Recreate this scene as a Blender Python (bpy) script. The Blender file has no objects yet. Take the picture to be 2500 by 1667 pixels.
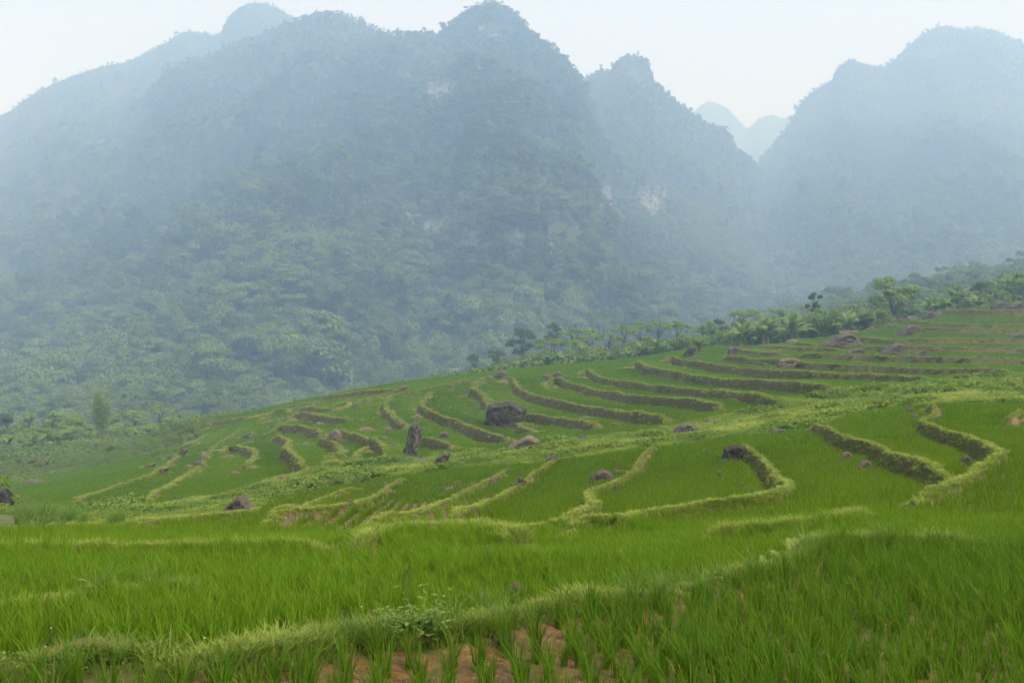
import bpy, math, random
import numpy as np

# ------------------------------------------------------------------ camera, sky, sun, exposure
scene = bpy.context.scene
COL = scene.collection
rng = np.random.default_rng(7)
random.seed(7)

cam_data = bpy.data.cameras.new('camera')
cam_data.lens = 35.0
cam_data.sensor_width = 36.0
cam_data.clip_start = 0.05
cam_data.clip_end = 30000.0
cam = bpy.data.objects.new('camera', cam_data)
COL.objects.link(cam)
cam.location = (0, 0, 0)
cam.rotation_euler = (math.radians(90), 0, 0)
scene.camera = cam

SUN_EL, SUN_AZ = math.radians(58), math.radians(125)      # azimuth from +Y towards +X
world = bpy.data.worlds.new('World')
scene.world = world
world.use_nodes = True
nt = world.node_tree
nt.nodes.clear()
sky = nt.nodes.new('ShaderNodeTexSky')
sky.sky_type = 'NISHITA'
sky.sun_disc = False
sky.sun_elevation = SUN_EL
sky.sun_rotation = SUN_AZ
sky.air_density = 1.0
sky.dust_density = 8.0
sky.ozone_density = 1.0
veil = nt.nodes.new('ShaderNodeMix')                       # thin overcast veil over the blue sky
veil.data_type = 'RGBA'
veil.inputs[0].default_value = 0.80
veil.inputs[7].default_value = (3.65, 3.85, 4.95, 1)
bg = nt.nodes.new('ShaderNodeBackground')
bg.inputs['Strength'].default_value = 0.13
wo = nt.nodes.new('ShaderNodeOutputWorld')
nt.links.new(sky.outputs[0], veil.inputs[6])
nt.links.new(veil.outputs[2], bg.inputs[0])
nt.links.new(bg.outputs[0], wo.inputs[0])

sun_data = bpy.data.lights.new('sun', 'SUN')
sun_data.energy = 3.4
sun_data.angle = math.radians(22)
sun_data.color = (1.0, 0.96, 0.88)
sun = bpy.data.objects.new('sun', sun_data)
COL.objects.link(sun)
sun.location = (60, -60, 300)
sun.rotation_euler = (math.pi / 2 - SUN_EL, 0, math.pi - SUN_AZ)

scene.view_settings.view_transform = 'Standard'
scene.view_settings.look = 'None'
scene.view_settings.exposure = 0.76
scene.view_settings.gamma = 1.0
scene.view_settings.use_curve_mapping = False
scene.render.engine = 'CYCLES'
scene.cycles.max_bounces = 14
scene.cycles.diffuse_bounces = 3
scene.cycles.glossy_bounces = 2
scene.cycles.transmission_bounces = 3
scene.cycles.volume_bounces = 12
scene.cycles.use_adaptive_sampling = True
scene.cycles.adaptive_threshold = 0.02
scene.cycles.adaptive_min_samples = 16
scene.cycles.use_denoising = True
scene.cycles.denoising_prefilter = 'ACCURATE'
scene.cycles.caustics_reflective = False
scene.cycles.caustics_refractive = False

# ------------------------------------------------------------------ small tools
F = 2500 * 35.0 / 36.0            # focal length in photograph pixels
CX, CY = 1250.0, 833.5
K = 2.6133
CROP = {'c1': (0, 850), 'c2': (800, 850), 'c3': (1600, 850), 'c4': (0, 1250), 'c5': (800, 1250),
        'c6': (1600, 1250), 'c7': (1600, 620), 'c8': (800, 700), 'c9': (0, 600)}

def src(crop, pts):
    """survey readings -> photograph pixels"""
    p = np.asarray(pts, float)
    if crop == 'D':
        return p * (2500 / 2352.0)
    x0, y0 = CROP[crop]
    return np.stack([x0 + p[:, 0] / K, y0 + p[:, 1] / K], 1)

def hash3(ix, iy, iz):
    h = (ix.astype(np.int64) * 374761393 + iy.astype(np.int64) * 668265263 + iz.astype(np.int64) * 2147483647)
    h = (h ^ (h >> 13)) * 1274126177
    h = h ^ (h >> 16)
    return (h & 0xffffff) / float(0xffffff)

def vnoise(x, y, z=None):
    x = np.asarray(x, float); y = np.asarray(y, float)
    z = np.zeros_like(x) if z is None else np.asarray(z, float)
    ix, iy, iz = np.floor(x), np.floor(y), np.floor(z)
    fx, fy, fz = x - ix, y - iy, z - iz
    fx, fy, fz = [f * f * (3 - 2 * f) for f in (fx, fy, fz)]
    r = 0
    for dx in (0, 1):
        wx = fx if dx else 1 - fx
        for dy in (0, 1):
            wy = fy if dy else 1 - fy
            if z.any():
                for dz in (0, 1):
                    wz = fz if dz else 1 - fz
                    r = r + wx * wy * wz * hash3(ix + dx, iy + dy, iz + dz)
            else:
                r = r + wx * wy * hash3(ix + dx, iy + dy, iz)
    return r * 2 - 1

def fbm(x, y, z=None, o=4, gain=0.5):
    a, s, t = 1.0, 0, 0
    for i in range(o):
        k = 2.03 ** i
        s = s + a * vnoise(np.asarray(x) * k + 17.3 * i, np.asarray(y) * k - 9.1 * i, None if z is None else np.asarray(z) * k + 3.7 * i)
        t += a
        a *= gain
    return s / t

def smooth(a, b, x):
    t = np.clip((x - a) / (b - a), 0, 1)
    return t * t * (3 - 2 * t)

def mesh_np(name, verts, faces, mats=(), smooth_shade=True, mat_idx=None):
    """verts Nx3, faces MxK (all of one size) or list of such arrays"""
    me = bpy.data.meshes.new(name)
    fl = faces if isinstance(faces, list) else [faces]
    fl = [np.asarray(f, np.int32) for f in fl if len(f)]
    loops = np.concatenate([f.ravel() for f in fl])
    tot = np.concatenate([np.full(len(f), f.shape[1], np.int32) for f in fl])
    start = np.concatenate([[0], np.cumsum(tot)[:-1]]).astype(np.int32)
    me.vertices.add(len(verts))
    me.vertices.foreach_set('co', np.asarray(verts, np.float32).ravel())
    me.loops.add(len(loops))
    me.loops.foreach_set('vertex_index', loops)
    me.polygons.add(len(tot))
    me.polygons.foreach_set('loop_start', start)
    me.polygons.foreach_set('loop_total', tot)
    if mat_idx is not None:
        me.polygons.foreach_set('material_index', np.asarray(mat_idx, np.int32))
    me.polygons.foreach_set('use_smooth', np.full(len(tot), smooth_shade, bool))
    for m in mats:
        me.materials.append(m)
    me.update(calc_edges=True)
    return me

def link(name, data, parent=None, loc=(0, 0, 0), rot=(0, 0, 0), scale=(1, 1, 1)):
    o = bpy.data.objects.new(name, data)
    COL.objects.link(o)
    o.parent = parent
    o.location = loc; o.rotation_euler = rot; o.scale = scale
    return o

def tag(o, label=None, cat=None, group=None, kind=None):
    if label: o['label'] = label
    if cat: o['category'] = cat
    if group: o['group'] = group
    if kind: o['kind'] = kind
    return o

# ------------------------------------------------------------------ materials
class NT:
    def __init__(self, name):
        self.m = bpy.data.materials.new(name)
        self.m.use_nodes = True
        self.t = self.m.node_tree
        self.t.nodes.clear()
        self.out = self.t.nodes.new('ShaderNodeOutputMaterial')
    def n(self, typ, **kw):
        nd = self.t.nodes.new('ShaderNode' + typ)
        for k, v in kw.items():
            setattr(nd, k, v)
        return nd
    def l(self, a, b):
        self.t.links.new(a, b)
    def val(self, sock, v):
        if isinstance(v, bpy.types.NodeSocket): self.l(v, sock)
        else: sock.default_value = v
    def mix(self, f, a, b, blend='MIX'):
        m = self.n('Mix', data_type='RGBA', blend_type=blend)
        self.val(m.inputs[0], f)
        for s, v in ((m.inputs[6], a), (m.inputs[7], b)):
            self.val(s, v if isinstance(v, bpy.types.NodeSocket) else (*v, 1))
        return m.outputs[2]
    def math(self, op, a, b=0.0):
        m = self.n('Math', operation=op)
        self.val(m.inputs[0], a); self.val(m.inputs[1], b)
        return m.outputs[0]
    def ramp(self, f, lo, hi):
        m = self.n('MapRange'); self.val(m.inputs[0], f)
        m.inputs[1].default_value = lo; m.inputs[2].default_value = hi
        return m.outputs[0]
    def coords(self, scale=(1, 1, 1), obj=True):
        tc = self.n('TexCoord'); mp = self.n('Mapping')
        self.l(tc.outputs['Object' if obj else 'Generated'], mp.inputs[0])
        mp.inputs['Scale'].default_value = scale
        return mp.outputs[0]
    def noise(self, vec, scale, detail=4, rough=0.55):
        nz = self.n('TexNoise'); self.l(vec, nz.inputs['Vector'])
        nz.inputs['Scale'].default_value = scale
        nz.inputs['Detail'].default_value = detail
        nz.inputs['Roughness'].default_value = rough
        return nz.outputs[0]
    def bump(self, h, strength=0.4, dist=0.05):
        b = self.n('Bump'); b.inputs['Strength'].default_value = strength; b.inputs['Distance'].default_value = dist
        self.l(h, b.inputs['Height'])
        return b.outputs[0]
    def principled(self, col, rough=0.8, spec=0.2, normal=None):
        p = self.n('BsdfPrincipled')
        self.val(p.inputs['Base Color'], col if isinstance(col, bpy.types.NodeSocket) else (*col, 1))
        self.val(p.inputs['Roughness'], rough)
        p.inputs['Specular IOR Level'].default_value = spec
        if normal is not None: self.l(normal, p.inputs['Normal'])
        return p.outputs[0]
    def done(self, sh):
        self.l(sh, self.out.inputs[0])
        return self.m

def leaf_mat(name, a, b, c=None, trans=0.35, rough=0.55, spec=0.25, hue_from='tint'):
    """leaf colour from a to b by each plant's own tint, c mixed in by a random plant value"""
    t = NT(name)
    at = t.n('Attribute', attribute_type='INSTANCER', attribute_name='tint')
    oi = t.n('ObjectInfo')
    f = t.math('ADD', at.outputs['Fac'], t.math('MULTIPLY', t.math('SUBTRACT', oi.outputs['Random'], 0.5), 0.35))
    f = t.math('MINIMUM', t.math('MAXIMUM', f, 0.0), 1.0)
    col = t.mix(f, a, b)
    if c is not None:
        g = t.n('NewGeometry')
        col = t.mix(t.math('MULTIPLY', g.outputs['Random Per Island'], 0.55), col, c)
    d = t.principled(col, rough, spec)
    if trans > 0:
        tr = t.n('BsdfTranslucent')
        t.l(t.mix(0.35, col, (0.20, 0.42, 0.02)), tr.inputs[0])
        ms = t.n('MixShader'); ms.inputs[0].default_value = trans
        t.l(d, ms.inputs[1]); t.l(tr.outputs[0], ms.inputs[2])
        d = ms.outputs[0]
    return t.done(d)

def flat_mat(name, a, b, scale=8.0, rough=0.85, spec=0.15, stretch=(1, 1, 1), bump=0.0, random_mix=0.0):
    t = NT(name)
    v = t.coords(stretch)
    f = t.ramp(t.noise(v, scale, 5), 0.3, 0.7)
    col = t.mix(f, a, b)
    if random_mix:
        oi = t.n('ObjectInfo')
        col = t.mix(t.math('MULTIPLY', oi.outputs['Random'], random_mix), col, b)
    nrm = t.bump(t.noise(v, scale * 2, 6), bump) if bump else None
    return t.done(t.principled(col, rough, spec, nrm))

def ground_mat():
    t = NT('terrace_earth')
    v = t.coords()
    z = t.n('VertexColor', layer_name='zones')
    sp = t.n('SeparateColor'); t.l(z.outputs[0], sp.inputs[0])
    n1 = t.ramp(t.noise(v, 1.3, 6), 0.35, 0.65)
    n2 = t.ramp(t.noise(v, 9.0, 5), 0.35, 0.65)
    mud = t.mix(n2, (0.075, 0.038, 0.013), (0.19, 0.100, 0.036))
    mud = t.mix(t.math('MULTIPLY', n1, 0.35), mud, (0.09, 0.085, 0.035))
    turf = t.mix(n2, (0.075, 0.115, 0.018), (0.15, 0.175, 0.04))
    weed = t.mix(n1, (0.085, 0.125, 0.018), (0.18, 0.20, 0.045))
    scrub = t.mix(n1, (0.045, 0.075, 0.016), (0.10, 0.115, 0.035))
    col = t.mix(sp.outputs[0], turf, mud)
    col = t.mix(sp.outputs[1], col, weed)
    col = t.mix(sp.outputs[2], col, scrub)
    wet = t.ramp(t.noise(v, 2.1, 3), 0.50, 0.58)
    rough = t.math('SUBTRACT', 0.9, t.math('MULTIPLY', sp.outputs[0], t.math('ADD', 0.25, t.math('MULTIPLY', wet, 0.52))))
    return t.done(t.principled(col, rough, 0.45, t.bump(t.noise(v, 11, 7), 0.9, 0.06)))

def bank_mat():
    t = NT('bank_earth')
    v = t.coords((1, 1, 1.6))
    n1 = t.ramp(t.noise(v, 0.9, 5), 0.36, 0.62)
    n2 = t.ramp(t.noise(v, 6.0, 6), 0.35, 0.65)
    soil = t.mix(n2, (0.050, 0.036, 0.019), (0.125, 0.090, 0.050))
    dry = t.mix(n2, (0.045, 0.065, 0.015), (0.105, 0.12, 0.034))
    return t.done(t.principled(t.mix(n1, soil, dry), 0.95, 0.1, t.bump(t.noise(v, 9, 7), 0.8, 0.06)))

def rock_mat(name, lo, hi, stain, lichen, stain_amt=0.5):
    t = NT(name)
    v = t.coords()
    n1 = t.ramp(t.noise(v, 2.2, 7, 0.62), 0.32, 0.68)
    n2 = t.ramp(t.noise(v, 1.1, 4), 0.48, 0.66)
    n3 = t.ramp(t.noise(v, 13.0, 5), 0.57, 0.66)
    sv = t.coords((3.0, 3.0, 0.6))
    n4 = t.ramp(t.noise(sv, 2.4, 5), 0.45, 0.7)
    col = t.mix(n1, lo, hi)
    col = t.mix(t.math('MULTIPLY', n2, stain_amt), col, stain)
    col = t.mix(t.math('MULTIPLY', n4, 0.45), col, tuple(c * 0.45 for c in lo))
    col = t.mix(t.math('MULTIPLY', n3, 0.5), col, lichen)
    b = t.math('ADD', t.noise(v, 5, 8, 0.65), t.math('MULTIPLY', t.noise(sv, 4, 5), 0.6))
    return t.done(t.principled(col, 0.92, 0.2, t.bump(b, 0.9, 0.12)))

M = {}
M['ground'] = ground_mat()
M['bank'] = bank_mat()
M['rice'] = leaf_mat('rice_blade', (0.034, 0.115, 0.006), (0.150, 0.285, 0.009), (0.19, 0.27, 0.015), 0.40, 0.55, 0.12)
M['turf'] = leaf_mat('bund_grass', (0.080, 0.155, 0.016), (0.275, 0.350, 0.062), (0.29, 0.31, 0.09), 0.35, 0.6, 0.15)
M['weed'] = leaf_mat('weed_leaf', (0.100, 0.185, 0.020), (0.270, 0.340, 0.045), (0.12, 0.20, 0.03), 0.35, 0.55, 0.2)
M['wildgrass'] = leaf_mat('tall_wild_grass', (0.055, 0.14, 0.022), (0.12, 0.22, 0.035), (0.18, 0.25, 0.05), 0.35, 0.55, 0.2)
M['drygrass'] = leaf_mat('dry_grass', (0.20, 0.16, 0.07), (0.30, 0.26, 0.10), (0.13, 0.16, 0.04), 0.25, 0.8, 0.1)
M['scrub'] = leaf_mat('scrub_leaf', (0.050, 0.110, 0.018), (0.150, 0.235, 0.038), (0.12, 0.17, 0.04), 0.25, 0.6, 0.15)
M['forest'] = leaf_mat('forest_leaf', (0.016, 0.042, 0.010), (0.160, 0.235, 0.050), (0.06, 0.085, 0.02), 0.15, 0.7, 0.1)
M['tree'] = leaf_mat('tree_leaf', (0.075, 0.165, 0.020), (0.180, 0.295, 0.038), (0.20, 0.28, 0.045), 0.30, 0.55, 0.2)
M['tree_dark'] = leaf_mat('dark_tree_leaf', (0.024, 0.060, 0.016), (0.050, 0.095, 0.022), (0.07, 0.11, 0.03), 0.2, 0.5, 0.25)
M['tree_pale'] = leaf_mat('pale_tree_leaf', (0.110, 0.200, 0.035), (0.19, 0.29, 0.045), (0.22, 0.29, 0.06), 0.30, 0.6, 0.2)
M['bamboo'] = leaf_mat('bamboo_leaf', (0.13, 0.215, 0.025), (0.23, 0.32, 0.04), (0.25, 0.31, 0.06), 0.35, 0.6, 0.2)
M['banana'] = leaf_mat('banana_leaf', (0.050, 0.120, 0.026), (0.125, 0.215, 0.040), (0.17, 0.21, 0.06), 0.32, 0.45, 0.3)
M['fern'] = leaf_mat('fern_leaf', (0.22, 0.30, 0.06), (0.36, 0.42, 0.12), (0.28, 0.36, 0.08), 0.35, 0.6, 0.15)
M['broadleaf'] = leaf_mat('broad_weed_leaf', (0.09, 0.18, 0.03), (0.17, 0.27, 0.065), (0.15, 0.26, 0.04), 0.35, 0.55, 0.2)
M['bark'] = flat_mat('bark', (0.07, 0.055, 0.04), (0.16, 0.13, 0.10), 3.0, 0.9, 0.1, (1, 1, 0.2), 0.4)
M['culm'] = flat_mat('bamboo_culm', (0.14, 0.16, 0.05), (0.24, 0.25, 0.10), 3.0, 0.6, 0.2)
M['pstem'] = flat_mat('banana_stem', (0.10, 0.11, 0.04), (0.20, 0.17, 0.08), 4.0, 0.7, 0.2, (1, 1, 0.3))
M['dead'] = flat_mat('dead_leaf', (0.15, 0.10, 0.05), (0.26, 0.19, 0.10), 4.0, 0.9, 0.1)
M['flower'] = flat_mat('white_petal', (0.75, 0.76, 0.72), (0.85, 0.85, 0.82), 30.0, 0.7, 0.1)
M['stem'] = flat_mat('green_stem', (0.10, 0.17, 0.03), (0.16, 0.22, 0.05), 20.0, 0.7, 0.1)
M['rock_dark'] = rock_mat('dark_limestone', (0.014, 0.013, 0.012), (0.080, 0.074, 0.066), (0.10, 0.080, 0.054), (0.17, 0.16, 0.14))
M['rock_brown'] = rock_mat('brown_rock', (0.030, 0.028, 0.024), (0.165, 0.148, 0.122), (0.13, 0.10, 0.068), (0.22, 0.20, 0.17))
M['rock_tan'] = rock_mat('tan_rock', (0.060, 0.052, 0.038), (0.22, 0.185, 0.130), (0.17, 0.115, 0.065), (0.30, 0.27, 0.22))
M['rock_red'] = rock_mat('reddish_rock', (0.15, 0.075, 0.042), (0.30, 0.17, 0.10), (0.30, 0.14, 0.06), (0.26, 0.20, 0.15))
M['rock_grey'] = rock_mat('grey_lichened_rock', (0.024, 0.024, 0.022), (0.155, 0.15, 0.138), (0.07, 0.065, 0.05), (0.40, 0.39, 0.36), 0.35)
M['rock_white'] = rock_mat('white_stone', (0.5, 0.5, 0.49), (0.75, 0.75, 0.73), (0.6, 0.58, 0.5), (0.8, 0.8, 0.8), 0.3)

# ------------------------------------------------------------------ lie of the land
# survey points: picture reading (x, y in a 2352-wide view) and distance forward in metres
CTRL = [(1176,1568,4.37),(2352,1568,4.37),(0,1568,4.3),(1176,1440,5.15),(0,1440,5.2),(2352,1300,6.6),(2352,1200,8.5),(1800,1280,6.9),
 (1176,1290,7.0),(0,1290,7.6),(600,1290,7.2),(1176,1225,10),(600,1225,11),(0,1228,12.5),(1600,1215,9.4),(1900,1170,9.9),
 (0,1185,20),(300,1198,19),(580,1160,25),(1150,1150,20),(850,1180,16),(1400,1150,16),(1000,1080,38),(1380,1090,25),(1700,1150,13),
 (1700,1030,25),(1480,1040,29),(2000,1100,14.5),(2000,955,34),(2290,1060,13.8),(2140,930,32),(2352,960,24),(1250,1080,30),
 (1900,920,52),(1600,990,45),(1200,1045,43),(700,1125,37),(500,1160,34),(300,1178,33),(150,1180,36),(0,1165,42),(-300,1180,50),
 (2352,890,56),(2700,880,56),
 (180,1150,52),(60,1115,90),(300,1090,75),(500,1075,65),(700,1055,58),(430,1130,48),
 (945,1035,60),(1160,978,78),(800,990,82),(600,1000,98),(400,1030,108),(200,1070,118),(50,1060,140),(0,1040,165),(-300,1060,170),
 (500,965,150),(700,925,150),(900,887,150),(1100,860,150),(1300,838,150),(1500,818,150),(1620,798,155),
 (1900,880,64),(1500,960,58),(1400,900,90),(1700,870,88),(2000,840,92),(2352,850,80),(2352,800,108),(2352,730,138),(2100,740,140),
 (1900,778,132),(1700,800,138),(2352,692,158),(2700,690,150),(2700,800,105)]
# beyond the crest: direction (picture x), distance, height
BACK = [(-600,200,-26),(0,210,-25),(300,215,-24),(500,190,-21),(700,190,-19),(900,190,-14),(1100,190,-11),(1300,190,-8),(1500,190,-6),(1650,190,-2.5),
 (1800,185,-1),(2000,185,1.5),(2352,185,6),(2700,190,8),
 (-600,300,-34),(0,300,-34),(500,300,-34),(1000,300,-32),(1300,280,-24),(1500,275,-14),(1700,285,-5),(2000,290,3),(2352,290,10),(2700,290,12),
 (-600,420,-30),(500,420,-34),(1200,420,-34),(1500,420,-24),(1700,420,-8),(2000,430,7),(2352,430,17),(2700,430,20),(1500,600,-22),(1700,600,4),(2000,600,23),(2352,600,36),(2700,600,42),(1500,760,-30),(2000,760,5),(2700,760,15),(-600,4600,-40),(1200,4600,-40),(2700,4600,-40),
 (-600,1000,-34),(1200,1000,-38),(2700,1000,-30),(600,2.0,-1.45),(1800,2.0,-1.5),(1176,0.6,-1.45)]
def true_dist(Y):
    return Y * np.interp(math.log(Y), np.log([4, 6, 8, 10, 14, 20, 200]), [1.36, 1.48, 1.72, 1.95, 2.12, 2.2, 2.2])
_c = []
for px, py, Y in CTRL:
    Y = true_dist(Y)
    u = (px * 2500 / 2352 - CX) / F; v = -(py * 2500 / 2352 - CY) / F
    _c.append((u * Y, Y, v * Y))
for px, Y, z in BACK:
    k_ = 1.36 if Y < 10 else (2.2 if Y < 400 else 1.8)
    Y, z = Y * k_, z * k_
    u = (px * 2500 / 2352 - CX) / F
    _c.append((u * Y, Y, z))
_c = np.array(_c)

def warp(x, y):
    r = np.hypot(x, y)
    th = np.clip(np.arctan2(x, y), -0.62, 0.62)
    return th * 3.2, np.log(np.maximum(r, 0.5))

def _tps(r2):
    return np.where(r2 > 1e-12, r2 * np.log(np.maximum(r2, 1e-12)), 0)

_wa, _wb = warp(_c[:, 0], _c[:, 1])
_n = len(_c)
_A = np.zeros((_n + 3, _n + 3))
_A[:_n, :_n] = _tps((_wa[:, None] - _wa) ** 2 + (_wb[:, None] - _wb) ** 2) + np.eye(_n) * 0.004
_A[:_n, _n:] = np.stack([np.ones(_n), _wa, _wb], 1)
_A[_n:, :_n] = _A[:_n, _n:].T
# heights are solved on a compressed scale so that far relief does not ripple through the near fields
_sol = np.linalg.solve(_A, np.concatenate([np.arcsinh(_c[:, 2] / 3.0), np.zeros(3)]))

def base(x, y):
    x = np.asarray(x, float); y = np.asarray(y, float)
    sh = x.shape
    a, b = warp(x.ravel(), y.ravel())
    out = np.empty(a.size)
    for i in range(0, a.size, 60000):
        s = slice(i, i + 60000)
        k = _tps((a[s, None] - _wa) ** 2 + (b[s, None] - _wb) ** 2)
        out[s] = k @ _sol[:_n] + _sol[_n] + a[s] * _sol[_n + 1] + b[s] * _sol[_n + 2]
    return (3.0 * np.sinh(np.clip(out, -4, 4))).reshape(sh)

_YS = np.exp(np.linspace(math.log(1.2), math.log(560), 470))
def ground_at(pp, off=0.0):
    """where the sight line through photograph pixels meets the lie of the land"""
    pp = np.atleast_2d(np.asarray(pp, float))
    u = (pp[:, 0] - CX) / F; v = -(pp[:, 1] - CY) / F
    X = u[:, None] * _YS; Yg = np.broadcast_to(_YS, X.shape)
    g = v[:, None] * _YS - (base(X, Yg) + off)
    hit = g <= 0
    far_g = np.where(_YS[None, :] > 120, g, 1e9)
    idx = np.where(hit.any(1), hit.argmax(1), far_g.argmin(1))
    idx = np.clip(idx, 1, len(_YS) - 1)
    r = np.arange(len(pp))
    g0, g1 = g[r, idx - 1], g[r, idx]
    t = np.where(hit.any(1), np.clip(g0 / np.where(abs(g0 - g1) < 1e-9, 1, g0 - g1), 0, 1), 1.0)
    Y = _YS[idx - 1] + t * (_YS[idx] - _YS[idx - 1])
    return np.stack([u * Y, Y], 1)

def in_poly(x, y, poly):
    inside = np.zeros(np.shape(x), bool)
    n = len(poly); j = n - 1
    for i in range(n):
        xi, yi = poly[i]; xj, yj = poly[j]
        c = ((yi > y) != (yj > y)) & (x < (xj - xi) * (y - yi) / (yj - yi + 1e-12) + xi)
        inside ^= c
        j = i
    return inside

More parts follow.
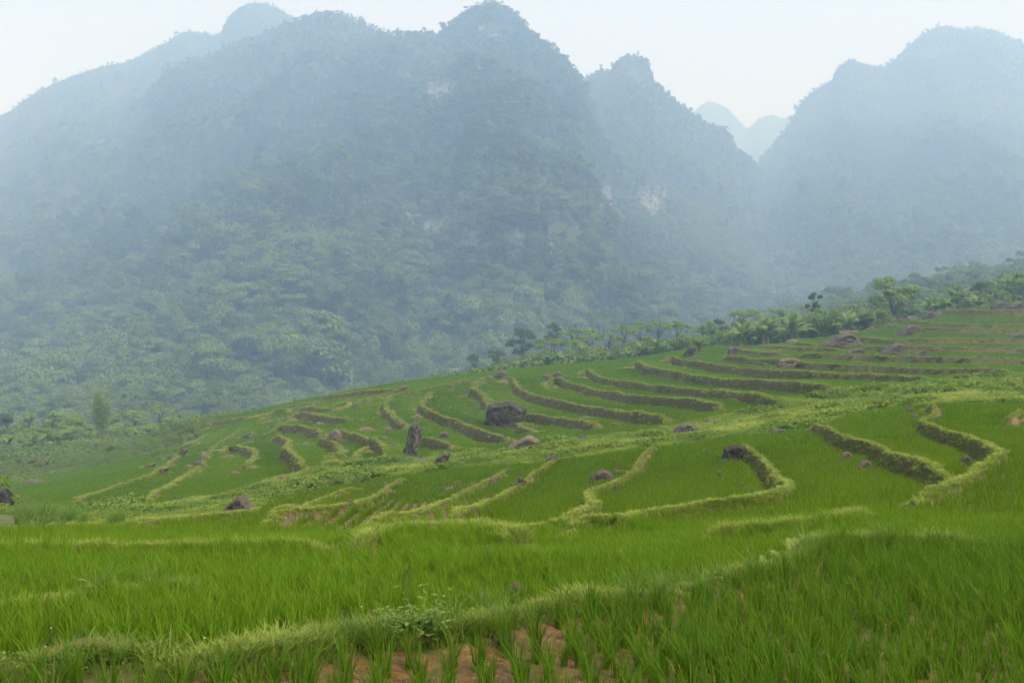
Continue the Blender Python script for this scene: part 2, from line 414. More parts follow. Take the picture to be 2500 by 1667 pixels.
# ------------------------------------------------------------------ terrace banks (lip lines), each with its own label
# key, reading, points, options, label
BANKS = [
 ('a', 'c1', [(440,1000),(560,965),(700,920),(850,870),(960,830),(1000,800),(1060,770),(1100,730),(1190,680)], {}, 'low bank curving down the far field to its bottom left corner'),
 ('b', 'c1', [(900,990),(990,950),(1080,910),(1150,860),(1230,815),(1290,750),(1330,690),(1370,640),(1430,600),(1500,550),(1560,510)], {}, 'long pale bank sweeping in an S up the left of the far field'),
 ('d', 'c1', [(1432,688),(1450,658),(1500,650),(1570,660),(1620,690),(1592,740),(1560,778)], dict(h=.6,fade=.05), 'small hooked bank like a horseshoe in the left far field'),
 ('e', 'c1', [(1690,585),(1760,570),(1800,590),(1840,620),(1825,650),(1810,685),(1850,702),(1890,740),(1935,795)], dict(h=.7), 'wavy bank with a bare brown face below the arched bank'),
 ('f', 'c1', [(1742,540),(1765,525),(1800,513),(1880,515),(1950,525),(2010,550),(2045,580)], dict(h=.75,fade=.08), 'arched grass bank left of the reddish boulder'),
 ('g', 'c1', [(2025,598),(2080,608),(2130,640),(2165,690),(2155,725),(2100,762),(2030,790)], dict(h=.7), 'stony curved bank just below the reddish boulder'),
 ('h', 'c2', [(60,545),(150,568),(240,600),(310,630),(345,660),(372,700),(340,722)], dict(h=.6), 'bank running right from the reddish boulder towards the standing stone'),
 ('i', 'c2', [(262,610),(235,640),(190,680),(160,735)], {}, 'short straight bank falling from below the reddish boulder to the gully'),
 ('j', 'c1', [(1880,418),(1920,435),(2000,440),(2030,455),(2085,462),(2140,468),(2185,470),(2232,472)], dict(h=.7,fade=.05), 'broken turf ledge high on the left far field'),
 ('k', 'c1', [(1750,520),(1800,492),(1850,462),(1885,440)], {}, 'narrow bank climbing to the broken turf ledge'),
 ('l', 'c1', [(1640,490),(1690,455),(1740,412),(1820,395),(1950,365),(2080,345)], {}, 'thin bank near the left skyline of the far field'),
 ('m', 'c1', [(1890,410),(2000,405),(2100,398),(2170,385),(2250,360),(2345,325)], {}, 'thin bank just above the broken turf ledge'),
 ('n', 'c1', [(1210,632),(1260,600),(1325,558)], {}, 'short pale bank ending at a small stone on the left far field'),
 ('o', 'c1', [(1070,625),(1200,580),(1300,532),(1362,508)], {}, 'thin bank near the left rim of the far field'),
 ('p', 'c1', [(1100,562),(1250,515),(1400,478),(1570,455)], {}, 'outermost thin bank on the left rim of the far field'),
 ('r', 'c2', [(1000,192),(880,215),(800,238),(700,258),(620,272),(540,292),(440,305),(375,340),(350,370),(370,410),(398,450),(450,492),(505,525)], dict(h=.6), 'tufted bank dropping from the crest to the standing stone'),
 ('s', 'c2', [(690,282),(630,322),(600,360),(590,390),(620,412),(660,432),(720,460),(790,480),(860,512),(950,550),(1050,582),(1160,605)], dict(h=.75,fade=.08), 'tall brown faced bank running from above the standing stone to the tan boulder'),
 ('t', 'c2', [(1000,205),(955,235),(908,275),(960,302),(1000,345),(1012,402)], dict(h=.8,fade=.08), 'shaggy straw coloured bank above the big black boulder'),
 ('u', 'c2', [(1172,200),(1190,240),(1210,270),(1260,300),(1340,330),(1430,350),(1520,370),(1600,390),(1720,410),(1850,430),(1980,450),(2100,470),(2200,482)], dict(h=.65,fade=.05), 'long brown faced bank passing behind the big black boulder'),
 ('v', 'c2', [(1420,238),(1450,207),(1520,235),(1620,260),(1700,290),(1800,300),(1950,330),(2100,342),(2240,350),(2390,368),(2530,398)], dict(h=.7,fade=.05), 'long stony faced bank starting below the split crest boulder'),
 ('w', 'c2', [(1620,172),(1660,150),(1700,190),(1800,220),(1950,240),(2100,260),(2250,275),(2490,300),(2610,306),(2690,330),(2790,346),(2890,378),(2930,398)], dict(h=.6,fade=.05), 'slim bank curving round from the crest to the head of the gully'),
 ('x', 'c3', [(-150,108),(-110,100),(-80,130),(-30,150),(60,160),(150,178),(250,195),(300,205),(420,225),(550,230),(700,238),(850,248),(1000,265),(1200,285)], dict(h=.8,fade=.05), 'thick leafy bank ending at the gully, below two longer banks'),
 ('y', 'c3', [(72,92),(100,72),(160,95),(260,105),(330,120),(500,145),(700,165),(900,180),(1100,190),(1300,197),(1500,206),(1700,216),(1830,222)], dict(h=.8,fade=.05), 'longest smooth tan bank across the right hand terraces'),
 ('s2', 'c2', [(1238,440),(1330,450),(1450,465),(1550,480),(1640,492),(1705,518)], dict(h=.6,fade=.05), 'dark bank running right from the foot of the big black boulder'),
 ('s3', 'c2', [(1330,500),(1240,492),(1205,515),(1230,530),(1290,548)], dict(h=.5), 'little looped bank between the black boulder and the tan boulder'),
 ('s5', 'c2', [(575,600),(640,602),(710,625),(765,650)], dict(h=.7,fade=.05), 'rounded turf bank between standing stone and leaning slab'),
 ('A1', 'c2', [(2085,645),(2030,700),(1990,740),(1960,800),(1900,860),(1830,900),(1780,930),(1700,960),(1655,990),(1665,1025),(1692,1075),(1640,1118),(1560,1148),(1400,1162),(1200,1160),(1050,1160),(950,1160)], dict(h=.35,hb=.24), 'bright bank falling from the gully and hooking round a grass mound'),
 ('A2', 'c2', [(1455,718),(1370,780),(1290,830),(1250,880),(1150,950),(1060,1000),(1000,1030),(920,1075),(820,1110),(740,1150)], dict(h=.25,hb=.24), 'diagonal bank with a small rock pile on it, second near bank'),
 ('A3', 'c2', [(1135,785),(1060,850),(970,890),(870,950),(780,1000),(680,1050),(560,1100),(400,1140),(200,1165),(0,1180)], dict(h=.25,hb=.24), 'diagonal bank with reddish stones, lowest of the near banks'),
 ('A4', 'c2', [(520,840),(400,890),(300,980),(200,1040),(100,1070),(0,1092),(-200,1120),(-500,1165)], dict(h=.3,hb=.24), 'bank along the lower edge of the muddy strip below the gully'),
 ('B1', 'c3', [(530,640),(570,660),(625,700),(680,750),(720,800),(750,850),(765,890),(820,920),(848,942),(780,980),(700,1002),(600,1022),(450,1042),(300,1062),(150,1085),(0,1105),(-140,1130),(-240,1175),(-390,1190),(-530,1200),(-610,1240)], dict(h=.29,hb=.20), 'leafy bank curling down from the square black boulder'),
 ('B2', 'c3', [(990,505),(1080,530),(1150,570),(1250,620),(1330,640),(1420,670),(1500,720),(1600,750),(1700,790),(1800,820),(1880,855),(1895,885)], dict(h=.29,hb=.20), 'stone studded bank slanting across the right near paddies'),
 ('B3', 'c3', [(1740,365),(1772,400),(1780,440),(1735,470),(1690,492),(1730,512),(1800,550),(1900,590),(2000,620),(2090,660),(2150,700),(2188,722),(2130,780),(2060,830),(2000,870),(1950,910),(1850,945),(1700,985),(1550,1020),(1430,1042)], dict(h=.29,hb=.20), 'winding bank nearest the right edge with a dark boulder set in it'),
 ('B4', 'c3', [(1330,1080),(1230,1100),(1150,1120),(1000,1150),(850,1180),(700,1192),(500,1210),(300,1230)], dict(h=.14,hb=.16), 'low pale grass bund at the far edge of the bright near rice'),
 ('B5', 'c3', [(2500,420),(2352,440),(2290,465),(2232,500)], dict(h=.4,hb=.20), 'leafy mound at the right edge beside a grey stone'),
 ('C1', 'c5', [(150,285),(230,240),(400,200),(600,182),(800,152),(950,170),(1100,200),(1300,250)], dict(h=.28,hb=.12), 'grass bund with a bare red soil face in the near middle'),
 ('C2', 'c4', [(-100,245),(300,250),(700,262),(1100,262),(1500,250),(1900,240),(2250,262)], dict(h=.12,hb=.12), 'low grass bund across the lower left, dotted with white flowers'),
 ('N2', 'c4', [(-100,610),(200,600),(420,575),(600,530),(800,505),(1000,490),(1300,485)], dict(h=.05,hb=.08,L=.7,w=.18), 'fern covered bund at the lower left'),
 ('N1', 'c4', [(-900,960),(-300,960),(0,960),(400,955),(900,985),(1500,965),(1900,880),(2200,800),(2490,790),(2790,770),(3040,700),(3290,640),(3590,590),(3890,570),(4190,540),(4440,470),(4700,410),(4960,340),(5060,275),(5180,225),(5380,215),(5680,222),(6080,225),(6530,260),(7200,300)], dict(h=.14,hb=.09,L=.7,w=.26,fade=.01), 'weedy grass bund edging the muddy paddy in the foreground'),
 ('U2', 'c7', [(420,665),(480,670),(560,680),(620,690),(750,687),(850,698),(1000,720),(1150,727),(1300,735),(1500,742),(1600,750),(1780,756),(1900,756),(2100,757),(2310,768)], dict(h=.6,fade=.04), 'ivy covered bank running right from the tan boulder'),
 ('U3', 'c7', [(900,655),(1050,655),(1250,665),(1500,675),(1700,680),(1900,685),(2100,690),(2352,692),(2700,700)], dict(h=.6,fade=.04), 'bank just above the tan boulder on the upper terraces'),
 ('U4', 'c7', [(530,622),(620,632),(720,642),(800,650)], dict(h=.5), 'short bank between the shrub topped boulder and the tan boulder'),
 ('U5', 'c7', [(650,595),(800,602),(950,610),(1100,616),(1200,622)], dict(h=.4), 'short bank left of the great domed rock'),
 ('U6', 'c7', [(1320,600),(1450,610),(1600,610),(1800,610),(2000,615),(2352,622),(2700,630)], dict(h=.6,fade=.04), 'bank running right from the dark humped boulder below the domed rock'),
 ('U7', 'c7', [(1280,545),(1400,556),(1500,565),(1700,562),(1900,560),(2100,560),(2352,566),(2700,570)], dict(h=.6,fade=.04), 'bare brown bank level with the top of the domed rock'),
 ('U7b', 'c7', [(1020,500),(940,515),(885,550),(890,575),(960,582),(1030,586)], dict(h=.4), 'small curved bund round the pale patch left of the domed rock'),
 ('U9', 'c7', [(1620,487),(1800,490),(2000,495),(2200,500),(2352,502),(2700,505)], dict(h=.6,fade=.04), 'brown bank right of the pointed boulder on the upper terraces'),
 ('U9b', 'c7', [(1350,455),(1450,465),(1560,467)], dict(h=.5), 'short stony bank left of the pointed boulder'),
 ('U10', 'c7', [(1620,435),(1750,445),(1900,455),(2100,465),(2352,462),(2700,460)], dict(h=.4,fade=.04), 'thin bank third from the top of the upper terraces'),
 ('U11', 'c7', [(1780,370),(1900,375),(2100,380),(2352,380),(2700,380)], dict(h=.9,fade=.04), 'tall green bank second from the top of the upper terraces'),
 ('z2', 'c1', [(1640,1078),(1760,1062),(1850,1050),(1910,1062),(1960,1035),(2060,985),(2140,950),(2230,912),(2350,890)], dict(h=.25,hb=.2), 'curving bund between the mud strip and the weedy gully'),
 ('z3', 'c1', [(820,1172),(1000,1150),(1200,1125),(1420,1105),(1560,1078),(1640,1045)], dict(h=.2,hb=.2), 'low bund from the tent shaped boulder along the gully foot'),
 ('z7', 'c2', [(0,405),(60,382),(180,356),(245,345),(300,315),(430,300)], {}, 'thin bank above the rice left of the tufted bank'),
 ('z8', 'c2', [(-60,330),(60,312),(180,296),(300,284),(440,272)], {}, 'thin bank closest to the skyline left of the crest boulder'),
 ('U12', 'c7', [(1985,320),(2060,322),(2135,325)], dict(h=.8,fade=.05), 'topmost short bank beside the pair of skyline boulders'),
]

def catmull(p, n=8):
    p = np.asarray(p, float)
    e = np.vstack([2 * p[0] - p[1], p, 2 * p[-1] - p[-2]])
    out = []
    t = np.linspace(0, 1, n, endpoint=False)[:, None]
    for i in range(1, len(e) - 2):
        a, b, c, d = e[i - 1], e[i], e[i + 1], e[i + 2]
        out.append(0.5 * ((2 * b) + (-a + c) * t + (2 * a - 5 * b + 4 * c - d) * t ** 2 + (-a + 3 * b - 3 * c + d) * t ** 3))
    out.append(p[-1:])
    return np.vstack(out)

class Line: pass
LINES = []
_allp = [src(c, p) for _, c, p, _, _ in BANKS]
_w = ground_at(np.vstack([catmull(q, 4) for q in _allp]), 0.12)
_i = 0
for (key, c, p, op, lab), q in zip(BANKS, _allp):
    m = (len(q) - 1) * 4 + 1
    w = _w[_i:_i + m]; _i += m
    for _ in range(2):                                   # take out survey jitter
        w[1:-1] = (w[:-2] + 2 * w[1:-1] + w[2:]) / 4
    w = catmull(w, 4)
    ln = Line(); ln.key = key; ln.label = lab; ln.p = w
    dist = np.hypot(w[:, 0], w[:, 1]).mean()
    ln.Y = dist
    ln.L = op.get('L', float(np.clip(0.036 * dist, 0.8, 7.5)))
    ln.hb = op.get('hb', float(np.clip(0.0016 * dist, 0.08, 0.24)))
    seg = np.diff(w, axis=0); sl = np.hypot(seg[:, 0], seg[:, 1])
    ln.s = np.concatenate([[0], np.cumsum(sl)])
    tot = ln.s[-1]
    fl = max(op.get('fade', 0.06) * tot, 0.008 * dist)
    ln.fade = smooth(0, fl, np.minimum(ln.s, tot - ln.s) + 1e-6)
    nrm = np.stack([-seg[:, 1], seg[:, 0]], 1) / np.maximum(sl, 1e-9)[:, None]
    mid = (w[1:] + w[:-1]) / 2
    e = 0.02 * dist + 0.3
    g = (base(mid[:, 0] + nrm[:, 0] * e, mid[:, 1] + nrm[:, 1] * e) - base(mid[:, 0] - nrm[:, 0] * e, mid[:, 1] - nrm[:, 1] * e)) / (2 * e)
    ln.side = op.get('side', 1.0 if (g * sl).sum() > 0 else -1.0)
    if 'h' in op and op.get('h') is not None:
        ln.h = op['h'] * float(np.interp(dist, [5, 10, 30, 60, 165, 300], [1, 1.2, 1.45, 1.7, 2.0, 1.9]))
    else:
        ln.h = float(np.clip(abs(g).mean() * 2 * ln.L * 1.0, 0.6 if dist > 70 else 0.14, 1.1))
    ln.w = op.get('w', float(np.clip(0.0034 * dist, 0.18, 0.85)))   # width of the grassy top
    ln.tw = 0.30 * ln.h + 0.10
    ln.c = float(np.random.default_rng(abs(hash(key)) % 1000 if False else sum(map(ord, key)) * 7).uniform(-1, 1))
    LINES.append(ln)

def line_dist(ln, x, y, reach):
    """signed distance (uphill positive) and end fade for points near a line; returns idx, d, fade"""
    p = ln.p
    sel = np.where((x > p[:, 0].min() - reach) & (x < p[:, 0].max() + reach) & (y > p[:, 1].min() - reach) & (y < p[:, 1].max() + reach))[0]
    if not len(sel): return sel, None, None
    px, py = x[sel], y[sel]
    best = np.full(len(sel), 1e9); sgn = np.ones(len(sel)); fd = np.zeros(len(sel))
    for i in range(len(p) - 1):
        ax, ay = p[i]; dx, dy = p[i + 1] - p[i]
        l2 = dx * dx + dy * dy + 1e-12
        rx, ry = px - ax, py - ay
        t = np.clip((rx * dx + ry * dy) / l2, 0, 1)
        d2 = (rx - t * dx) ** 2 + (ry - t * dy) ** 2
        m = d2 < best
        best = np.where(m, d2, best)
        sgn = np.where(m, np.sign(dx * ry - dy * rx), sgn)
        fd = np.where(m, ln.fade[i] + (ln.fade[i + 1] - ln.fade[i]) * t, fd)
    d = np.sqrt(best) * sgn * ln.side
    k = abs(d) < reach
    return sel[k], d[k], fd[k]

def terraces(x, y, margin=0.0):
    """height added by the banks, which bank a point lies on (-1 none), signed distance to it, patch tint"""
    x = np.asarray(x, float).ravel(); y = np.asarray(y, float).ravel()
    dz = np.zeros(len(x)); bid = np.full(len(x), -1, np.int32); bd = np.zeros(len(x)); tint = np.zeros(len(x)); bad = np.full(len(x), 1e9)
    wob = fbm(x * 0.6, y * 0.6, o=3)
    slump = 1 + 0.45 * fbm(x * 0.16 + 5, y * 0.16, o=3)
    for i, ln in enumerate(LINES):
        idx, d, fd = line_dist(ln, x, y, ln.L)
        if not len(idx): continue
        d = d + wob[idx] * (0.10 + 0.05 * ln.h) * np.clip(ln.Y / 30, 0.4, 3.0)
        up = 0.5 * np.clip(1 - d / ln.L, 0, 1)
        dn = -0.5 * np.clip(1 + d / ln.L, 0, 1)
        k = smooth(-ln.tw, 0.0, d)
        dz[idx] += ln.h * slump[idx] * fd * (dn + (up - dn) * k)
        dz[idx] += ln.hb * fd * np.exp(-((d - ln.w * 0.4) / (ln.w * 0.75)) ** 2)
        tint[idx] += ln.c * np.sign(d) * np.clip(1 - abs(d) / ln.L, 0, 1) * fd
        on = (d > -ln.tw - 0.12 - margin) & (d < ln.w + margin) & (fd > 0.12)
        a = np.abs(d - 0.1)
        m = on & (a < bad[idx])
        bid[idx[m]] = i; bd[idx[m]] = d[m]; bad[idx[m]] = a[m]
    return dz, bid, bd, tint

def height(x, y, full=False, margin=0.0):
    x = np.asarray(x, float); y = np.asarray(y, float)
    r = np.hypot(x, y)
    dz, bid, bd, tint = terraces(x, y, margin)
    z = base(x.ravel(), y.ravel()) + dz
    amp = np.clip(r.ravel() / 60, 0.12, 1.0)
    z = z + 0.05 * amp * fbm(x.ravel() * 0.55, y.ravel() * 0.55, o=3) + 0.018 * fbm(x.ravel() * 4, y.ravel() * 4, o=2) * (r.ravel() < 60)
    if full: return z, bid, bd, tint
    return z

def world_poly(pts, crop='D', off=0.0):
    q = src(crop, pts)
    out = []
    for a, b in zip(q, np.roll(q, -1, 0)):
        for t in np.linspace(0, 1, 5, endpoint=False):
            out.append(a + (b - a) * t)
    return ground_at(np.array(out), off)

GULLY = world_poly([(180,1200),(290,1178),(430,1148),(520,1140),(600,1112),(660,1092),(760,1068),(900,1062),(985,1066),(1000,1046),(1130,1046),(1230,1018),(1390,1003),(1530,985),(1640,962),(1750,938),(1900,916),(1960,898),(2100,885),(2230,870),(2352,868),(2500,865),
   (2500,925),(2352,932),(2240,925),(2140,930),(2060,935),(1985,946),(1880,980),(1800,992),(1700,1010),(1600,1012),(1480,1032),(1370,1050),(1240,1064),(1050,1078),(900,1096),(760,1118),(640,1142),(600,1165),(560,1190),(420,1214),(250,1222),(60,1220)])
def by_dist(pts):
    return np.array([((px * 2500 / 2352 - CX) / F * Y * 2.2, Y * 2.2) for px, Y in pts])
FAR = np.vstack([world_poly([(60,1150),(30,1125),(100,1095),(250,1066),(400,1038),(470,998)])[:-5],
   by_dist([(480,128),(540,148),(700,153),(900,153),(1090,153),(1240,152),(1430,152),(1540,152),(1640,150),(1760,143),(1900,140),(2000,144),(2100,150),(2200,158),(2352,164),(2650,162),(2650,62)]),
   ground_at(src('D', [(2352,866),(2230,872),(2100,884),(1960,898),(1800,930),(1640,962),(1520,985),(1390,1003),(1200,1022),(1000,1046),(760,1068),(600,1112),(430,1148),(180,1172)]))])
NEAR = world_poly([(-500,1240),(0,1228),(250,1224),(560,1192),(640,1145),(760,1120),(900,1098),(1050,1080),(1240,1066),(1480,1034),(1700,1012),(1880,982),(1985,948),(2140,932),(2352,934),(2800,934),(2800,1650),(1176,1700),(-500,1650)])
MUDDY = [world_poly(p) for p in (
   [(560,1150),(700,1125),(900,1100),(960,1105),(860,1140),(700,1170),(570,1178)],
   [(850,1180),(980,1110),(1130,1095),(1080,1130),(950,1190),(860,1215)],
   [(560,1215),(850,1200),(900,1225),(560,1232)])]
SCRUBBY = None

# ------------------------------------------------------------------ the hillside as one fine sheet
rad = np.concatenate([np.linspace(0.4, 3.0, 22, endpoint=False), np.exp(np.linspace(math.log(3.0), math.log(130), 470, endpoint=False)), np.exp(np.linspace(math.log(130), math.log(370), 300, endpoint=False)), np.exp(np.linspace(math.log(370), math.log(440), 14, endpoint=False)),
                      np.exp(np.linspace(math.log(440), math.log(1500), 40, endpoint=False)), np.exp(np.linspace(math.log(1500), math.log(9000), 22))])
ang = np.concatenate([np.linspace(-180, -46, 26, endpoint=False), np.linspace(-46, -33, 24, endpoint=False), np.linspace(-33, 33, 680, endpoint=False),
                      np.linspace(33, 46, 24, endpoint=False), np.linspace(46, 180, 26, endpoint=False)])
ang = np.radians(ang)
NR, NA = len(rad), len(ang)
gx = (rad[:, None] * np.sin(ang)).ravel(); gy = (rad[:, None] * np.cos(ang)).ravel()
gz, gbid, gbd, gtint = height(gx, gy, True)
i0 = (np.arange(NR - 1)[:, None] * NA + np.arange(NA)).ravel()
i1 = (np.arange(NR - 1)[:, None] * NA + (np.arange(NA) + 1) % NA).ravel()
quads = np.stack([i0, i0 + NA, i1 + NA, i1], 1)
quads = quads[:, ::-1]
rr = np.hypot(gx, gy)
z_far = in_poly(gx, gy, FAR); z_near = in_poly(gx, gy, NEAR); z_gul = in_poly(gx, gy, GULLY)
paddy = (z_far | z_near) & ~z_gul & (gbid < 0)
wild = ~(z_far | z_near | z_gul) & (rr > 10)
zones = np.stack([paddy * np.interp(rr, [70, 160], [1.0, 0.25]), z_gul & (gbid < 0), wild & (gbid < 0), np.ones(len(gx))], 1).astype(np.float32)
fb = np.max(np.where(gbid[quads] >= 0, gbid[quads], -1), 1)
cnt = (gbid[quads] >= 0).sum(1)
fb = np.where(cnt >= np.where(rr[quads[:, 0]] > 100, 1, 2), fb, -1)

# a bank is one piece: stray cells away from its main run stay with the ground
for b_ in range(len(LINES)):
    fi = np.where(fb == b_)[0]
    if len(fi) < 3: continue
    vs, inv = np.unique(quads[fi], return_inverse=True); inv = inv.reshape(-1, 4)
    lab = np.arange(len(vs))
    for _ in range(4000):
        fm = lab[inv].min(1)
        new = lab.copy(); np.minimum.at(new, inv.ravel(), np.repeat(fm, 4)); new = new[new]
        if (new == lab).all(): break
        lab = new
    fl_ = lab[inv[:, 0]]
    u_, c_ = np.unique(fl_, return_counts=True)
    fb[fi[fl_ != u_[c_.argmax()]]] = -1

def sub_mesh(name, mask, mats):
    fq = quads[mask]
    used = np.unique(fq)
    remap = np.full(len(gx), -1, np.int64); remap[used] = np.arange(len(used))
    me = mesh_np(name, np.stack([gx, gy, gz], 1)[used], remap[fq], mats)
    ca = me.color_attributes.new('zones', 'FLOAT_COLOR', 'POINT')
    ca.data.foreach_set('color', zones[used].ravel())
    return me

me = sub_mesh('ground', fb < 0, [M['ground']])
centre = len(me.vertices)
ground = tag(link('ground', me), 'terraced hillside of muddy paddies falling to a weedy gully', None, None, 'structure')
BANK_OBJ = []
for i, ln in enumerate(LINES):
    mk = fb == i
    if mk.sum() < 3:
        BANK_OBJ.append(None); continue
    o = link('terrace_bank', sub_mesh('terrace_bank', mk, [M['bank']]))
    tag(o, ln.label, 'bank', 'earth banks between the rice terraces')
    BANK_OBJ.append(o)

# ------------------------------------------------------------------ mountains
CLIFF = flat_mat('limestone_cliff', (0.20, 0.18, 0.16), (0.46, 0.43, 0.39), 0.10, 0.9, 0.1, (1, 1, 0.10))
def mountain_mat():
    t = NT('mountain_slope')
    v = t.coords()
    n1 = t.ramp(t.noise(v, 0.02, 6), 0.35, 0.65)
    under = t.mix(n1, (0.018, 0.036, 0.010), (0.050, 0.062, 0.022))
    sv = t.coords((1, 1, 0.13))
    n2 = t.ramp(t.noise(sv, 0.066, 5), 0.42, 0.66)
    rock = t.mix(n2, (0.055, 0.055, 0.05), (0.22, 0.218, 0.21))
    a = t.n('Attribute', attribute_name='cliff')
    n3 = t.ramp(t.noise(sv, 0.036, 6, 0.6), 0.46, 0.54)
    f = t.math('MULTIPLY', a.outputs['Fac'], n3)
    return t.done(t.principled(t.mix(f, under, rock), 0.95, 0.1, t.bump(t.noise(sv, 0.2, 6), 0.8, 2.0)))
M['mountain'] = mountain_mat()

# skyline readings (2352-wide view), ridge distance, foot distance, foot height, label
HILLS = [
 dict(name='mountain', sky=[(-900,520),(-500,430),(-200,345),(0,268),(60,228),(130,190),(230,155),(290,143),(330,125),(380,100),(430,73),(500,82),(512,62),(530,35),(560,14),(595,8),(635,18),(680,46),(760,90),(900,180),(1050,260),(1300,400)],
      Yr=1420, Yf=385, zf=-36, label='rounded wooded ridge with the tall left summit, hazy blue behind'),
 dict(name='mountain', sky=[(-700,690),(-300,600),(0,505),(100,430),(200,350),(250,300),(320,235),(400,160),(505,120),(600,82),(690,45),(720,32),(760,28),(800,42),(850,62),(880,75),(920,90),(1000,140),(1150,260)],
      Yr=1180, Yf=355, zf=-36, label='wooded shoulder between the left summit and the tall central peak'),
 dict(name='mountain', sky=[(-600,860),(-250,800),(0,700),(150,600),(250,520),(320,450),(380,395),(425,350),(475,300),(550,230),(650,172),(750,138),(850,92),(905,84),(945,80),(985,74),(1005,82),(1040,50),(1065,30),(1090,16),(1145,12),(1170,25),(1190,42),(1225,78),(1260,108),(1290,135),(1315,160),(1330,185),(1348,225),(1375,285),(1420,360),(1480,450),(1570,550),(1680,640),(1850,740)],
      Yr=960, Yf=330, zf=-36, label='tall central limestone mountain with a domed peak and pale cliffs'),
 dict(name='mountain', sky=[(1150,330),(1250,250),(1330,190),(1345,180),(1375,166),(1400,163),(1420,140),(1450,128),(1480,140),(1495,160),(1500,190),(1520,200),(1530,220),(1560,240),(1590,262),(1620,285),(1668,302),(1690,340),(1720,362),(1760,405),(1810,460),(1900,540),(2050,620)],
      Yr=1230, Yf=450, zf=-30, label='narrow pointed peak right of the tall central mountain'),
 dict(name='mountain', sky=[(1420,420),(1500,330),(1560,290),(1590,262),(1610,243),(1635,235),(1670,250),(1690,270),(1715,295),(1730,285),(1745,272),(1775,265),(1800,275),(1825,265),(1900,300),(2000,330),(2200,380)],
      Yr=2250, Yf=1500, zf=10, label='faint pair of distant humps in the gap between the peaks'),
 dict(name='mountain', sky=[(1350,650),(1480,570),(1600,490),(1700,420),(1765,345),(1810,290),(1840,240),(1870,210),(1910,185),(1920,162),(1950,140),(1980,146),(2030,156),(2045,145),(2075,120),(2100,95),(2150,66),(2180,62),(2210,70),(2260,66),(2300,80),(2352,100),(2600,190),(2900,320),(3300,500)],
      Yr=1560, Yf=560, zf=-8, label='broad pale blue mountain filling the right side'),
]
MS = 2.6                                                    # distance scale of the mountains
CLIFFS = [(1000,545,90,55),(950,505,50,40),(1060,560,50,40),(1225,685,14,22),(1130,75,45,18),(1180,575,40,45),(1290,560,60,70),(700,480,40,40),(480,500,40,30),(1010,215,60,35),(920,180,30,20),(1385,480,30,80),(1100,400,26,26),(1240,440,22,40),(640,270,40,30),(1500,470,40,50)]
MOUNT = []
for hi, h in enumerate(HILLS):
    sk = catmull(np.array(h['sky'], float), 6)
    n_u, n_t = 240, 96
    px = np.linspace(sk[0, 0], sk[-1, 0], n_u)
    o_ = np.argsort(sk[:, 0]); py = np.interp(px, sk[o_, 0], sk[o_, 1])
    u = (px * 2500 / 2352 - CX) / F; v = -(py * 2500 / 2352 - CY) / F
    Yr = MS * h['Yr'] * (1 + 0.05 * np.sin(px * 0.004 + hi * 2.1)); zr = v * Yr
    t = np.concatenate([np.linspace(0, 1, n_t), np.linspace(1, 1.9, 18)[1:]])
    T = t[:, None]
    tf = np.minimum(T, 1)
    g = 0.62 * tf + 0.38 * tf ** 2.4
    Yf = MS * (h['Yf'] + 25 * np.sin(px * 0.006 + hi))
    Yv = Yf + (Yr - Yf) * T
    zf = h['zf'] * 2.2
    Z = zf + (zr - zf) * g
    back = np.clip((T - 1) / 0.9, 0, 1)
    Z = np.where(T > 1, zr + (zf - zr) * (back ** 1.2), Z)
    X = u * Yv
    relief = np.where(T <= 1, (4 * tf * (1 - tf)) ** 0.8, 0)
    hgt = np.maximum(zr - zf, 60)
    rid = 1 - np.abs(fbm(X / 440 + hi * 9.7, Yv / 670, o=4)) * 2
    Z = Z + (0.3 if hi in (3, 4, 5) else 1.0) * relief * hgt * (0.085 * rid + 0.05 * fbm(X / 150 + hi, Yv / 180, o=3))
    shift = relief * 145 * fbm(X / 490 - hi * 5, Z / 390, o=4)
    Yv2 = Yv + shift
    X = u * Yv2
    V = np.stack([X, Yv2, Z], 2)
    nn = len(t)
    a = (np.arange(nn - 1)[:, None] * n_u + np.arange(n_u - 1)).ravel()
    q = np.stack([a, a + 1, a + n_u + 1, a + n_u], 1)
    me = mesh_np('mountain', V.reshape(-1, 3), q, [M['mountain']])
    ix, iy = (X / Yv2 * F + CX) * 2352 / 2500, (CY - Z / Yv2 * F) * 2352 / 2500
    cl = np.zeros(X.shape)
    if hi in (2, 3):
        for cx, cy, rx, ry in CLIFFS:
            cl = np.maximum(cl, smooth(1.25, 0.5, np.hypot((ix - cx) / rx, (iy - cy) / ry)))
    cl = np.maximum(cl, 0.55 * smooth(0.25, 0.5, fbm(X / 90, Yv2 / 90, Z / 270, o=3)) * (T > 0.3))
    at = me.attributes.new('cliff', 'FLOAT', 'POINT'); at.data.foreach_set('value', cl.ravel().astype(np.float32))
    ob = tag(link('mountain', me), h['label'], None, None, 'structure')
    MOUNT.append((V[:n_t], cl[:n_t], ob))

